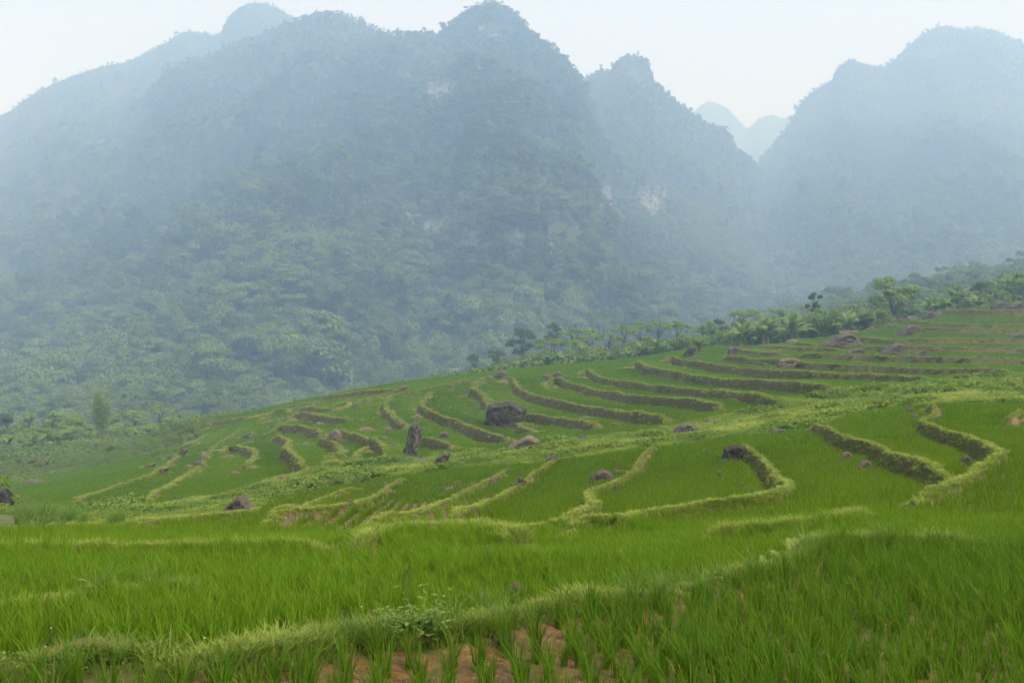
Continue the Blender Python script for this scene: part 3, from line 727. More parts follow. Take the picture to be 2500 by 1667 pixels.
# ------------------------------------------------------------------ scattering many small plants as one mass
def make_sources(name, meshes):
    c = bpy.data.collections.new(name)
    for i, m in enumerate(meshes):
        c.objects.link(bpy.data.objects.new('%s_%02d' % (name, i), m))
    g = bpy.data.node_groups.new('scatter_' + name, 'GeometryNodeTree')
    g.interface.new_socket('Geometry', in_out='INPUT', socket_type='NodeSocketGeometry')
    g.interface.new_socket('Geometry', in_out='OUTPUT', socket_type='NodeSocketGeometry')
    N = g.nodes.new
    gi, go = N('NodeGroupInput'), N('NodeGroupOutput')
    ci = N('GeometryNodeCollectionInfo'); ci.inputs[0].default_value = c
    ci.inputs['Separate Children'].default_value = True; ci.inputs['Reset Children'].default_value = True
    ip = N('GeometryNodeInstanceOnPoints'); ip.inputs['Pick Instance'].default_value = True
    def attr(nm, typ):
        a = N('GeometryNodeInputNamedAttribute'); a.data_type = typ; a.inputs[0].default_value = nm
        return a.outputs[0]
    er = N('FunctionNodeEulerToRotation')
    L = g.links.new
    L(gi.outputs[0], ip.inputs['Points']); L(ci.outputs[0], ip.inputs['Instance'])
    L(attr('pick', 'INT'), ip.inputs['Instance Index'])
    L(attr('turn', 'FLOAT_VECTOR'), er.inputs[0]); L(er.outputs[0], ip.inputs['Rotation'])
    L(attr('size', 'FLOAT_VECTOR'), ip.inputs['Scale'])
    L(ip.outputs[0], go.inputs[0])
    return g, len(meshes)

def scatter(name, source, pts, size, tint, parent=None, turn=None, seed=0, pick=None):
    g, nv = source
    n = len(pts)
    r = np.random.default_rng(seed + 11)
    me = bpy.data.meshes.new(name)
    me.vertices.add(n)
    me.vertices.foreach_set('co', np.asarray(pts, np.float32).ravel())
    size = np.asarray(size, np.float32)
    if size.ndim == 1: size = np.repeat(size[:, None], 3, 1)
    if turn is None:
        turn = np.stack([r.normal(0, 0.06, n), r.normal(0, 0.06, n), r.uniform(0, 6.283, n)], 1)
    pick = r.integers(0, nv, n) if pick is None else pick
    for nm, typ, dat, key in (('turn', 'FLOAT_VECTOR', turn, 'vector'), ('size', 'FLOAT_VECTOR', size, 'vector'),
                              ('tint', 'FLOAT', tint, 'value'), ('pick', 'INT', pick, 'value')):
        a = me.attributes.new(nm, typ, 'POINT')
        a.data.foreach_set(key, np.asarray(dat, np.int32 if typ == 'INT' else np.float32).ravel())
    o = link(name, me, parent)
    md = o.modifiers.new('scatter', 'NODES'); md.node_group = g
    o['kind'] = 'stuff'
    return o

def leaves(P, Nrm, size, r, aspect=1.6, fold=0.25, mat=0):
    """one folded leaf per point: 4 vertices, two triangles"""
    n = len(P)
    t = r.normal(size=(n, 3)); t -= (t * Nrm).sum(1)[:, None] * Nrm
    t /= np.linalg.norm(t, axis=1)[:, None] + 1e-9
    b = np.cross(Nrm, t)
    s = np.asarray(size)[:, None] * np.ones((n, 1))
    v = np.stack([P - t * s * aspect * 0.5, P + b * s * 0.5 + Nrm * s * fold * 0.5, P + t * s * aspect * 0.5, P - b * s * 0.5 + Nrm * s * fold * 0.5], 1)
    f = np.arange(n)[:, None] * 4
    return v.reshape(-1, 3), np.concatenate([f + [0, 1, 2], f + [0, 2, 3]])

def tube(path, radii, sides=6):
    path = np.asarray(path, float); n = len(path)
    radii = np.broadcast_to(radii, (n,))
    d = np.gradient(path, axis=0); d /= np.linalg.norm(d, axis=1)[:, None] + 1e-9
    ref = np.array([0.31, 0.95, 0.05]); a = np.cross(d, ref); a /= np.linalg.norm(a, axis=1)[:, None] + 1e-9
    b = np.cross(d, a)
    ph = np.linspace(0, 2 * math.pi, sides, endpoint=False)
    v = path[:, None] + radii[:, None, None] * (a[:, None] * np.cos(ph)[None, :, None] + b[:, None] * np.sin(ph)[None, :, None])
    i = (np.arange(n - 1)[:, None] * sides + np.arange(sides)).ravel()
    j = (np.arange(n - 1)[:, None] * sides + (np.arange(sides) + 1) % sides).ravel()
    return v.reshape(-1, 3), np.concatenate([np.stack([i, j, j + sides], 1), np.stack([i, j + sides, i + sides], 1)])

def join(parts):
    V, Fc, Mi, o = [], [], [], 0
    for v, f, m in parts:
        V.append(v); Fc.append(f + o); Mi.append(np.full(len(f), m)); o += len(v)
    return np.vstack(V), np.vstack(Fc), np.concatenate(Mi)

def unit(r, n):
    d = r.normal(size=(n, 3)); return d / np.linalg.norm(d, axis=1)[:, None]

def crown_points(r, blobs, per):
    """leaf positions on the outside of several unequal blobs, with outward normals tipped upwards"""
    P, Nn = [], []
    for (c, rad_) in blobs:
        d = unit(r, per); d[:, 2] = np.where(d[:, 2] < -0.25, -d[:, 2] * 0.6, d[:, 2])
        d /= np.linalg.norm(d, axis=1)[:, None]
        k = r.uniform(0.62, 1.08, (per, 1))
        P.append(np.asarray(c) + d * np.asarray(rad_) * k)
        nn = d + np.array([0, 0, 0.30]) + r.normal(0, 0.40, (per, 3))
        Nn.append(nn / np.linalg.norm(nn, axis=1)[:, None])
    return np.vstack(P), np.vstack(Nn)

def forest_tree(seed, kind, mat='forest'):
    r = np.random.default_rng(seed)
    parts = []
    if kind == 'round':
        blobs = [((0, 0, 0.62), (0.30, 0.30, 0.26))]
        for i in range(7):
            a = r.uniform(0, 6.28); q = r.uniform(0.12, 0.27); s = r.uniform(0.12, 0.20)
            blobs.append(((math.cos(a) * q, math.sin(a) * q, r.uniform(0.45, 0.86)), (s, s, s * 0.8)))
        per, ls = 210, 0.030
    elif kind == 'flat':
        blobs = []
        for i in range(9):
            a = r.uniform(0, 6.28); q = r.uniform(0.0, 0.42); s = r.uniform(0.13, 0.22)
            blobs.append(((math.cos(a) * q, math.sin(a) * q, 0.88 - q * 0.5 + r.uniform(-0.1, 0.05)), (s, s, s * 0.42)))
        per, ls = 200, 0.029
    elif kind == 'tall':
        blobs = []
        for i in range(9):
            a = r.uniform(0, 6.28); zz = r.uniform(0.35, 0.95); q = 0.17 * (1.15 - zz) + 0.03; s = r.uniform(0.09, 0.16)
            blobs.append(((math.cos(a) * q, math.sin(a) * q, zz), (s, s, s)))
        per, ls = 180, 0.028
    else:                                                    # drooping clump
        blobs = []
        for i in range(10):
            a = r.uniform(0, 6.28); q = r.uniform(0.05, 0.40); s = r.uniform(0.10, 0.18)
            blobs.append(((math.cos(a) * q, math.sin(a) * q, 0.75 - q * 0.9 + r.uniform(-.1, .1)), (s * 0.8, s * 0.8, s * 1.2)))
        per, ls = 170, 0.028
    P, Nn = crown_points(r, blobs, per)
    parts.append((*leaves(P, Nn, r.uniform(0.6, 1.4, len(P)) * ls, r, 1.5), 0))
    parts.append((*tube([(0, 0, -0.15), (0.01, 0, 0.3), (0.02, 0.02, 0.7)], [0.025, 0.02, 0.008], 4), 1))
    v, f, mi = join(parts)
    return mesh_np('forest_tree', v, f, [M[mat], M['bark']], False, mi)

KINDS_F = ['round', 'round', 'round', 'flat', 'tall', 'droop', 'round', 'tall']
SRC_FOREST = make_sources('wood', [forest_tree(100 + i, k) for i, k in enumerate(KINDS_F)])

NTREES = [20000, 27000, 72000, 24000, 6000, 58000]
for hi, (V, cl, ob) in enumerate(MOUNT):
    r = np.random.default_rng(500 + hi)
    nt_, nu_ = cl.shape
    e1 = np.linalg.norm(V[1:, :-1] - V[:-1, :-1], axis=2); e2 = np.linalg.norm(V[:-1, 1:] - V[:-1, :-1], axis=2)
    area = e1 * e2
    ixd = (V[:-1, :-1, 0] / V[:-1, :-1, 1] * F + CX)
    area = area * ((ixd > -260) & (ixd < 2760))
    dist = V[:-1, :-1, 1]
    area = area * np.clip(1850 / dist, 0.3, 1.6)              # nearer woods carry more separate crowns
    pr = (area / area.sum()).ravel()
    n = NTREES[hi]
    cell = r.choice(len(pr), n, p=pr)
    ti, ui = cell // (nu_ - 1), cell % (nu_ - 1)
    a, b = r.uniform(0, 1, (n, 1)), r.uniform(0, 1, (n, 1))
    P = (V[ti, ui] * (1 - a) + V[ti + 1, ui] * a) * (1 - b) + (V[ti, ui + 1] * (1 - a) + V[ti + 1, ui + 1] * a) * b
    # the crest line carries a fringe of trees
    m = 900
    uu = r.integers(0, nu_ - 1, m); bb = r.uniform(0, 1, (m, 1))
    crest = V[-1, uu] * (1 - bb) + V[-1, uu + 1] * bb + np.array([0, 3, -1.5])
    P = np.vstack([P, crest])
    clv = np.concatenate([cl[ti, ui], np.zeros(m)])
    keep = r.uniform(0, 1, len(P)) > clv * 0.93
    patch = fbm(P[:, 0] / 160, P[:, 1] / 160, P[:, 2] / 160, o=3) + 0.8 * fbm(P[:, 0] / 520 + 3, P[:, 1] / 520, P[:, 2] / 400 + 8, o=2)
    P, patch = P[keep], patch[keep]
    tfrac = np.clip((P[:, 2] + 60) / 920, 0, 1)
    hgt = (18.0 - 8.0 * tfrac ** 0.7) * np.exp(r.normal(0, 0.42, len(P)))
    hgt[int(keep[:n].sum()):] *= 0.55
    tint = np.clip(0.45 + 0.75 * patch + r.normal(0, 0.26, len(P)) - 0.25 * tfrac, 0, 1)
    wid = r.uniform(0.75, 1.2, len(P))
    P[:, 2] -= 0.08 * hgt
    o = scatter('forest', SRC_FOREST, P, np.stack([hgt * wid, hgt * wid, hgt], 1), tint, None, seed=hi)
    tag(o, ['hazy forest clothing the left summit ridge', 'forest on the shoulder left of the central peak', 'dense mixed forest clothing the central limestone mountain',
            'forest on the narrow pointed peak', 'faint forest on the distant humps', 'pale hazy forest over the broad right mountain'][hi], None, None, 'stuff')

# ------------------------------------------------------------------ rocks and boulders
import bmesh
def ico(sub):
    bm = bmesh.new(); bmesh.ops.create_icosphere(bm, subdivisions=sub, radius=1.0)
    v = np.array([p.co[:] for p in bm.verts]); f = np.array([[q.index for q in p.verts] for p in bm.faces])
    bm.free(); return v, f
ICO = {3: ico(3), 4: ico(4), 5: ico(5)}

def rock_mesh(seed, sub, mat, planes=13, rough=0.20, flat=False):
    r = np.random.default_rng(seed)
    v, f = ICO[sub]; v = v.copy()
    for _ in range(planes):
        n = unit(r, 1)[0]; n[2] = abs(n[2]) * r.uniform(0.3, 1.2); n /= np.linalg.norm(n)
        c = r.uniform(0.36, 0.80)
        d = np.maximum(v @ n - c, 0)
        v -= d[:, None] * n * 0.92
    o = seed * 3.7
    k = 1 + rough * fbm(v[:, 0] * 1.6 + o, v[:, 1] * 1.6, v[:, 2] * 1.6 + 5, o=5) + 0.35 * rough * (1 - 2 * np.abs(fbm(v[:, 0] * 4 + o, v[:, 1] * 4, v[:, 2] * 4 + 2.2, o=3)))
    v *= k[:, None]
    lo, hi = v.min(0), v.max(0)
    v = (v - (lo + hi) / 2) / (hi - lo)                      # unit box
    v[:, 2] += 0.5
    v[:, 2] = np.where(v[:, 2] < 0.12, 0.12 - (0.12 - v[:, 2]) * 0.6, v[:, 2])
    return mesh_np('rock', v, f, [mat], False)

def hull_rock(outline, seed, mat, depth=0.8, rough=0.045, rounding=0.72):
    """boulder with a given front outline (unit box, z up)"""
    bm = bmesh.new()
    r = np.random.default_rng(seed)
    o = np.asarray(outline, float); c = o.mean(0)
    for y, s in ((-0.22, 1.0), (0.16, 0.97), (-0.5, rounding), (0.5, rounding * 0.95)):
        for q in o:
            w = c + (q - c) * s * (1 + r.normal(0, 0.015))
            w[1] = w[1] if q[1] > 0.1 else q[1]
            bm.verts.new((w[0], y * depth, w[1]))
    res = bmesh.ops.convex_hull(bm, input=bm.verts)
    bmesh.ops.delete(bm, geom=list(set(g for g in res['geom_interior'] + res['geom_unused'] if isinstance(g, bmesh.types.BMVert))), context='VERTS')
    bmesh.ops.triangulate(bm, faces=bm.faces)
    for _ in range(4):
        long_ = [e for e in bm.edges if e.calc_length() > 0.07]
        if not long_: break
        bmesh.ops.subdivide_edges(bm, edges=long_, cuts=1)
        bmesh.ops.triangulate(bm, faces=bm.faces)
        bmesh.ops.smooth_vert(bm, verts=bm.verts, factor=0.10, use_axis_x=True, use_axis_y=True, use_axis_z=True)
    bm.normal_update()
    v = np.array([p.co[:] for p in bm.verts]); nn = np.array([p.normal[:] for p in bm.verts])
    f = np.array([[q.index for q in p.verts] for p in bm.faces])
    bm.free()
    a = fbm(v[:, 0] * 5 + seed, v[:, 1] * 5, v[:, 2] * 5 + 3, o=5) * rough - rough * 1.2 * np.maximum(0, 0.25 - np.abs(fbm(v[:, 0] * 3 - seed, v[:, 1] * 3, v[:, 2] * 2 + 9, o=3))) * 2
    v = v + nn * a[:, None]
    return mesh_np('rock', v, f, [mat], False)

OUT = {
 'black': [(-0.5,0.10),(-0.49,0.0),(0.16,-0.05),(0.34,0.0),(0.5,0.52),(0.49,0.68),(0.16,1.0),(-0.12,0.95),(-0.40,0.90),(-0.44,0.74)],
 'stand': [(-0.5,0.0),(0.22,-0.03),(0.28,0.12),(0.46,0.50),(0.5,0.74),(0.38,0.93),(0.10,1.0),(-0.10,0.95),(-0.20,0.74),(-0.42,0.26)],
 'lean': [(-0.5,0.0),(-0.42,0.30),(-0.18,0.68),(0.14,0.92),(0.46,1.0),(0.5,0.86),(0.22,0.60),(0.12,0.2),(0.05,-0.05)],
 'tan': [(-0.5,0.0),(-0.48,0.32),(-0.40,0.47),(-0.25,0.52),(0.08,0.93),(0.24,1.0),(0.42,0.86),(0.5,0.75),(0.46,0.2),(0.2,-0.05)],
 'tent': [(-0.5,0.0),(-0.40,0.34),(-0.16,0.78),(0.02,1.0),(0.12,0.94),(0.24,0.72),(0.44,0.40),(0.5,0.0)],
 'whale': [(-0.5,0.0),(-0.42,0.34),(-0.22,0.76),(0.0,0.97),(0.18,1.0),(0.38,0.84),(0.5,0.55),(0.46,0.10),(0.1,-0.05)],
 'dome': [(-0.5,0.0),(-0.36,0.30),(-0.20,0.50),(-0.02,0.86),(0.16,1.0),(0.30,0.90),(0.40,0.55),(0.5,0.28),(0.5,0.0)],
 'square': [(-0.5,0.0),(-0.40,0.32),(-0.38,0.78),(-0.18,0.97),(0.2,1.0),(0.48,0.84),(0.5,0.70),(0.2,0.5),(0.05,0.02)],
 'point': [(-0.5,0.0),(-0.34,0.46),(-0.02,0.90),(0.2,1.0),(0.5,0.84),(0.40,0.6),(0.12,0.4),(0.08,0.0)],
}
# reading, centre x, base y, width, height, stone, outline, name, label
ROCKS = [
 ('c2',1135,495,272,165,'dark','black','boulder','largest boulder, black and flat topped, in the middle of the far terraces'),
 ('c2',540,686,116,226,'grey','stand','standing_stone','tall grey standing stone, upright like a pillar, on the far terraces'),
 ('c2',722,757,130,115,'brown','lean','boulder','leaning dark slab beside the gully right of the standing stone'),
 ('c2',1240,668,236,128,'tan','tan','boulder','wide sloping tan boulder at the gully below the black boulder'),
 ('c2',735,586,92,56,'brown','whale','boulder','oval dark boulder alone in rice right of the standing stone'),
 ('c2',1738,842,186,88,'brown','whale','boulder','dark whale backed boulder alone in the near middle paddy'),
 ('c2',1585,982,92,48,'brown',None,'rock','low grey brown rock in the rice below the whale backed boulder'),
 ('c2',2085,1036,112,30,'tan',None,'rock','pale flat rock barely showing in the wet near paddy'),
 ('c2',1195,908,54,42,'brown',None,'rock','dark lower stone of the small pile on the diagonal bank'),
 ('c2',1238,890,60,48,'brown',None,'rock','upper stone of the small pile on the diagonal bank'),
 ('c2',1428,712,78,52,'brown',None,'boulder','squat brown boulder at the lower edge of the gully'),
 ('c2',247,527,96,34,'tan',None,'rock','low brown rock in rice up and left of the standing stone'),
 ('c2',390,538,48,40,'brown',None,'rock','small upright brown stone set in the bank above the standing stone'),
 ('c2',362,602,74,36,'brown',None,'rock','brown rock in turf just left of the standing stone'),
 ('c2',425,640,66,24,'brown',None,'rock','small flat stone at the left foot of the standing stone'),
 ('c2',40,604,116,86,'tan','whale','boulder','reddish boulder set in a bank left of the standing stone'),
 ('c2',1100,192,110,52,'brown','whale','boulder','brown boulder on the crest in front of banana leaves'),
 ('c2',1032,202,80,32,'brown',None,'boulder','lower flat boulder leaning against the brown crest boulder'),
 ('c2',1400,206,92,40,'brown',None,'boulder','left slab of the split boulder on the crest'),
 ('c2',1452,196,92,48,'brown','point','boulder','right raised slab of the split boulder on the crest'),
 ('c2',2270,542,176,76,'grey','whale','boulder','rounded grey boulder where a long brown bank meets the gully'),
 ('c2',468,276,80,40,'tan','lean','rock','small reddish rock with grass cap on the left skyline'),
 ('c2',185,372,62,24,'grey',None,'rock','small grey rock with a white top high on the left field'),
 ('c2',312,947,92,36,'tan',None,'rock','tan stone on the bank above the muddy strip'),
 ('c2',1050,866,70,52,'tan',None,'rock','reddish stone set in the lowest diagonal near bank'),
 ('c2',1090,838,50,30,'tan',None,'rock','smaller reddish stone just above the one in the lowest diagonal bank'),
 ('c2',1030,1000,56,28,'tan',None,'rock','small tan stone beside the second diagonal bank'),
 ('c2',612,1032,62,34,'brown',None,'rock','small brown stone in the rice of the strip above the lowest diagonal bank'),
 ('c2',1245,1127,42,22,'tan',None,'rock','tiny pale stone in the paddy left of the grass mound'),
 ('c2',1508,1132,50,54,'brown',None,'rock','grey brown stones at the left foot of the grass mound'),
 ('c2',1834,916,50,64,'brown',None,'rock','upright stone buried in the bright bank right of the whale backed boulder'),
 ('c2',1620,578,64,50,'grey',None,'rock','grey stone at the end of the dark bank by the gully'),
 ('c2',128,892,62,24,'brown',None,'rock','small brown stone among weeds in the lower gully'),
 ('c2',1032,613,34,22,'tan',None,'rock','small pinkish stone at the foot of the brown faced bank'),
 ('c2',1660,443,124,16,'tan',None,'rock','flat sunken rock sheet in rice right of the black boulder'),
 ('c2',1842,477,72,24,'tan',None,'rock','small pale rock under the long brown faced bank'),
 ('c2',318,692,52,46,'dark',None,'rock','dark stone in the curved bank left of the standing stone foot'),
 ('c2',578,440,70,46,'tan',None,'rock','broken brown rocks at the upper end of the tall brown faced bank'),
 ('c2',1122,217,72,30,'tan',None,'rock','small brown rock below the crest boulders at the top of a bank'),
 ('c2',135,1048,62,24,'tan',None,'rock','tan stone in the mud at the lower left of the muddy strip'),
 ('c2',860,296,30,18,'tan',None,'rock','tiny brown stone alone in the bright upper field'),
 ('c2',1800,244,26,16,'brown',None,'rock','tiny brown stone on the slim bank near the crest'),
 ('c2',1095,772,34,20,'tan',None,'rock','left pink stone of a row at the near edge of the gully'),
 ('c2',1150,768,36,22,'tan',None,'rock','right pink stone of a row at the near edge of the gully'),
 ('c3',500,702,168,112,'dark','square','boulder','square black boulder at the top of the leafy near bank'),
 ('c3',430,718,60,36,'grey',None,'rock','pale grey stone at the foot of the square black boulder'),
 ('c3',778,538,130,36,'brown','whale','boulder','low brown rock at the gully edge right of the square black boulder'),
 ('c3',852,582,64,28,'brown',None,'rock','small rock in rice under the low brown gully rock'),
 ('c3',936,592,28,32,'brown',None,'rock','small upright stone in rice left of the stone studded bank'),
 ('c3',1085,618,62,24,'tan',None,'rock','small tan stone at the upper end of the stone studded bank'),
 ('c3',1208,692,96,52,'tan','whale','boulder','tan boulder in the stone studded bank, upper of two'),
 ('c3',1328,738,104,58,'tan','whale','boulder','tan boulder in the stone studded bank, lower of two'),
 ('c3',1692,682,126,28,'tan',None,'rock','flat pale rock lying in the right near paddy'),
 ('c3',1966,724,92,76,'brown','whale','boulder','dark brown boulder set in the winding right bank'),
 ('c3',1985,745,60,34,'brown',None,'rock','smaller stone under the dark brown boulder of the right bank'),
 ('c3',1630,400,60,44,'brown',None,'rock','upper stone of the pile beside the narrow bund by the gully'),
 ('c3',1660,432,82,40,'brown',None,'rock','lower stone of the pile beside the narrow bund by the gully'),
 ('c3',1608,552,38,30,'brown',None,'rock','small stone at the left tip of the winding right bank'),
 ('c3',1752,872,66,62,'brown',None,'rock','largest stone at the low end of the stone studded bank'),
 ('c3',1688,862,36,32,'tan',None,'rock','tan stone left of the largest one at the studded bank end'),
 ('c3',1618,842,46,30,'brown',None,'rock','stone halfway along the lower studded bank'),
 ('c3',1825,918,76,34,'brown',None,'rock','last stone at the very end of the studded bank'),
 ('c3',556,873,56,46,'tan',None,'rock','pinkish stone under the leafy curling bank'),
 ('c3',616,894,44,46,'brown',None,'rock','grey stone right of the pinkish one under the leafy curling bank'),
 ('c3',415,803,50,56,'tan',None,'rock','pinkish stone below the square black boulder'),
 ('c3',545,990,96,36,'tan',None,'rock','low tan rock at the bottom end of the leafy curling bank'),
 ('c3',1640,978,62,22,'brown',None,'rock','small flat stone at the near edge of the right paddy'),
 ('c3',2236,528,76,50,'grey',None,'boulder','blue grey stone at the tip of the right edge mound'),
 ('c3',340,468,90,36,'brown',None,'rock','brown rock at the gully above the rounded grey boulder'),
 ('c3',405,476,60,26,'brown',None,'rock','smaller brown rock right of the one above the rounded grey boulder'),
 ('c3',1415,398,92,24,'brown',None,'rock','low brown rock at the upper edge of the near right paddy'),
 ('c3',466,268,72,18,'brown',None,'rock','small rock at the foot of the thick leafy bank'),
 ('c3',1165,312,54,26,'brown',None,'rock','rock where the thick leafy bank ends at the gully'),
 ('c3',1500,312,30,22,'white',None,'rock','small white stone lying in the weedy gully'),
 ('c3',738,458,64,16,'tan',None,'rock','flat pale stone in the upper gully path'),
 ('c3',185,555,70,34,'brown',None,'rock','broken stone just right below the rounded grey boulder'),
 ('c3',95,560,56,22,'tan',None,'rock','small tan stone below the rounded grey boulder'),
 ('c3',325,650,60,24,'tan',None,'rock','pale stone at the top edge of the left near paddy'),
 ('c7',218,662,98,70,'dark','point','boulder','dark boulder with a shrub growing over it on the crest'),
 ('c7',268,672,72,24,'brown',None,'rock','small flat rock at the right foot of the shrub topped boulder'),
 ('c7',495,643,80,62,'brown','square','boulder','brown block right of the shrub topped boulder'),
 ('c7',845,718,156,66,'tan','square','boulder','tan grey boulder breaking the ivy covered bank'),
 ('c7',1165,598,290,94,'brown','dome','boulder','great domed brown rock, widest on the upper terraces'),
 ('c7',1510,642,192,74,'brown','dome','boulder','dark humped boulder right of the great domed rock'),
 ('c7',1272,638,132,32,'brown','whale','boulder','low rock between the domed rock and the humped boulder'),
 ('c7',1692,650,112,40,'brown','whale','boulder','brown rock right of the dark humped boulder'),
 ('c7',1610,518,156,70,'brown','point','boulder','pointed brown boulder on the upper terraces'),
 ('c7',1745,413,96,54,'brown','whale','boulder','dark rounded boulder at the left end of the tall green bank'),
 ('c7',2190,352,110,56,'grey','whale','boulder','left grey boulder of the skyline pair'),
 ('c7',2315,357,140,56,'brown','whale','boulder','right broad dark boulder of the skyline pair'),
 ('c7',2300,538,112,34,'grey','whale','boulder','grey rock in the brown bank near the right edge'),
 ('c7',672,713,92,28,'brown',None,'rock','brown rock left of the tan grey boulder in the ivy bank'),
 ('c7',685,608,64,24,'brown',None,'rock','small rock at the left end of the short bank by the domed rock'),
 ('c7',790,612,50,18,'tan',None,'rock','small flat rock along the short bank by the domed rock'),
 ('c7',870,538,76,30,'tan',None,'rock','pinkish rock at the field edge left of the domed rock'),
 ('c7',2066,658,54,22,'brown',None,'rock','small brown rock under a bank at the upper right'),
 ('c7',1300,692,36,16,'tan',None,'rock','tiny tan stone on the bank above the tan grey boulder'),
 ('c7',1560,400,110,44,'brown',None,'rock','brown rocky slope below the large green tree'),
 ('c7',1640,372,90,40,'brown',None,'rock','brown rocky slope below the banana grove'),
 ('c7',1240,480,150,28,'tan',None,'rock','long brown rock shelf at the edge of the upper field'),
 ('c7',1370,482,60,24,'brown',None,'rock','dark end stone of the long brown rock shelf'),
 ('c1',1525,1028,226,112,'brown','tent','boulder','tent shaped grey brown boulder at the lower end of the gully'),
 ('c1',1265,1014,92,40,'brown',None,'rock','low brown rock in weeds left of the tent shaped boulder'),
 ('c1',242,748,184,50,'dark','whale','boulder','dark long rock among bushes outside the left field'),
 ('c1',232,858,170,34,'brown',None,'rock','long low brown rock at the left tip of the field'),
 ('c1',135,812,76,24,'tan',None,'rock','pale rocks beside the path at the left edge'),
 ('c1',1166,698,64,48,'brown','point','rock','pointed stone at the top of the low curving left bank'),
 ('c1',1086,702,58,40,'brown',None,'rock','middle stone of the row of three in the left field'),
 ('c1',1015,708,44,30,'brown',None,'rock','leftmost stone of the row of three in the left field'),
 ('c1',955,754,84,34,'tan','lean','rock','tan rocky scrape in the left field'),
 ('c1',1210,748,58,28,'tan',None,'rock','reddish stone alone between the two left banks'),
 ('c1',1298,736,60,58,'tan',None,'rock','upper brown rock beside the long S shaped bank'),
 ('c1',1262,782,66,38,'brown',None,'rock','lower brown rock beside the long S shaped bank'),
 ('c1',1214,812,48,24,'dark',None,'rock','small dark stone at the lower part of the S shaped bank'),
 ('c1',1312,664,76,26,'tan',None,'rock','flat tan rock left of the S shaped bank'),
 ('c1',1502,803,58,32,'tan',None,'rock','brown stone below the hooked horseshoe bank'),
 ('c1',1462,694,66,24,'tan',None,'rock','tan stone at the left tip of the hooked horseshoe bank'),
 ('c1',1572,574,88,24,'grey',None,'rock','pale flat stone of the heap in the middle left field'),
 ('c1',1600,560,60,34,'tan',None,'rock','brown upper stone of the heap in the middle left field'),
 ('c1',1585,605,60,26,'tan',None,'rock','lower stone of the heap in the middle left field'),
 ('c1',1946,621,64,28,'tan',None,'rock','tan stone alone in rice inside the arched bank'),
 ('c1',1225,578,42,28,'tan',None,'rock','small pale stone near the left rim of the far field'),
 ('c1',1690,452,28,22,'brown',None,'rock','tiny dark stone near the left skyline'),
 ('c1',1434,523,28,18,'tan',None,'rock','tiny tan stone high in the left far field'),
 ('c1',2040,492,62,30,'tan',None,'rock','stone under the broken turf ledge'),
 ('c1',1868,470,54,28,'tan',None,'rock','stone at the left end of the broken turf ledge'),
 ('c1',2336,524,92,38,'tan',None,'rock','low stone in the rice right of the broken turf ledge'),
 ('c1',1040,806,84,44,'tan','lean','rock','bare stony scrape on the low curving left bank'),
 ('c1',1798,830,62,40,'tan',None,'rock','brown stone at the lower end of the wavy bank'),
 ('c1',20,1010,130,130,'dark','whale','boulder','dark boulder cut by the left edge under a bush'),
 ('c5',1182,425,150,135,'tan','whale','boulder','rough tan grey boulder standing in the near rice'),
 ('c4',440,850,760,235,'red','whale','boulder','broad reddish rock mound in the foreground rice'),
]
ROCK_OBJ = []
ROCK_FOOT = []
_pp = np.array([src(c, [(x, y)])[0] for c, x, y, *_ in ROCKS])
_wp = ground_at(_pp, 0.22)
_dep = np.array([0.5 if q[6] else 0.55 for q in ROCKS])
_sz = np.array([(q[3] / K / F, q[4] / K / F) for q in ROCKS]) * _wp[:, 1:2]
_ctr = _wp + np.stack([_wp[:, 0] / _wp[:, 1], np.ones(len(_wp))], 1) * (_sz[:, 0] * 0.34)[:, None]
_cz = np.minimum(height(_ctr[:, 0], _ctr[:, 1]), height(_wp[:, 0], _wp[:, 1]) + 0.25 * _sz[:, 1])
for i, q in enumerate(ROCKS):
    w, h = _sz[i]
    if q[6]:
        me = hull_rock(OUT[q[6]], 30 + i, M['rock_' + q[5]], 0.85 if q[6] != 'stand' else 0.9, 0.045 if q[6] != 'stand' else 0.13)
        sc = (w, w * (0.9 if q[6] != 'stand' else 0.8), h * 1.0 + (0.12 if _wp[i, 1] > 14 else 0.03))
        rz = 0.0
    else:
        me = rock_mesh(30 + i, 4 if q[3] > 100 else 3, M['rock_' + q[5]])
        rz = float(rng.uniform(-0.3, 0.3)); sc = (w, w * 0.85, h * 0.95 + (0.10 if _wp[i, 1] > 14 else 0.05))
    sink = 0.06 * h if q[6] else 0.2 * h
    o = link(q[7], me, None, (_ctr[i, 0], _ctr[i, 1], _cz[i] - sink), (0, 0, rz), sc)
    tag(o, q[8], 'boulder' if q[7] != 'rock' else 'rock', 'boulders and rocks on the terraces')
    ROCK_OBJ.append(o)
    ROCK_FOOT.append((_ctr[i, 0], _ctr[i, 1], w * 0.46, w * 0.40))
ROCK_FOOT = np.array(ROCK_FOOT)

def clear_of_rocks(x, y, grow=1.0):
    ok = np.ones(len(x), bool)
    for cx, cy, a, b in ROCK_FOOT:
        ok &= ((x - cx) / (a * grow)) ** 2 + ((y - cy) / (b * grow)) ** 2 > 1
    return ok

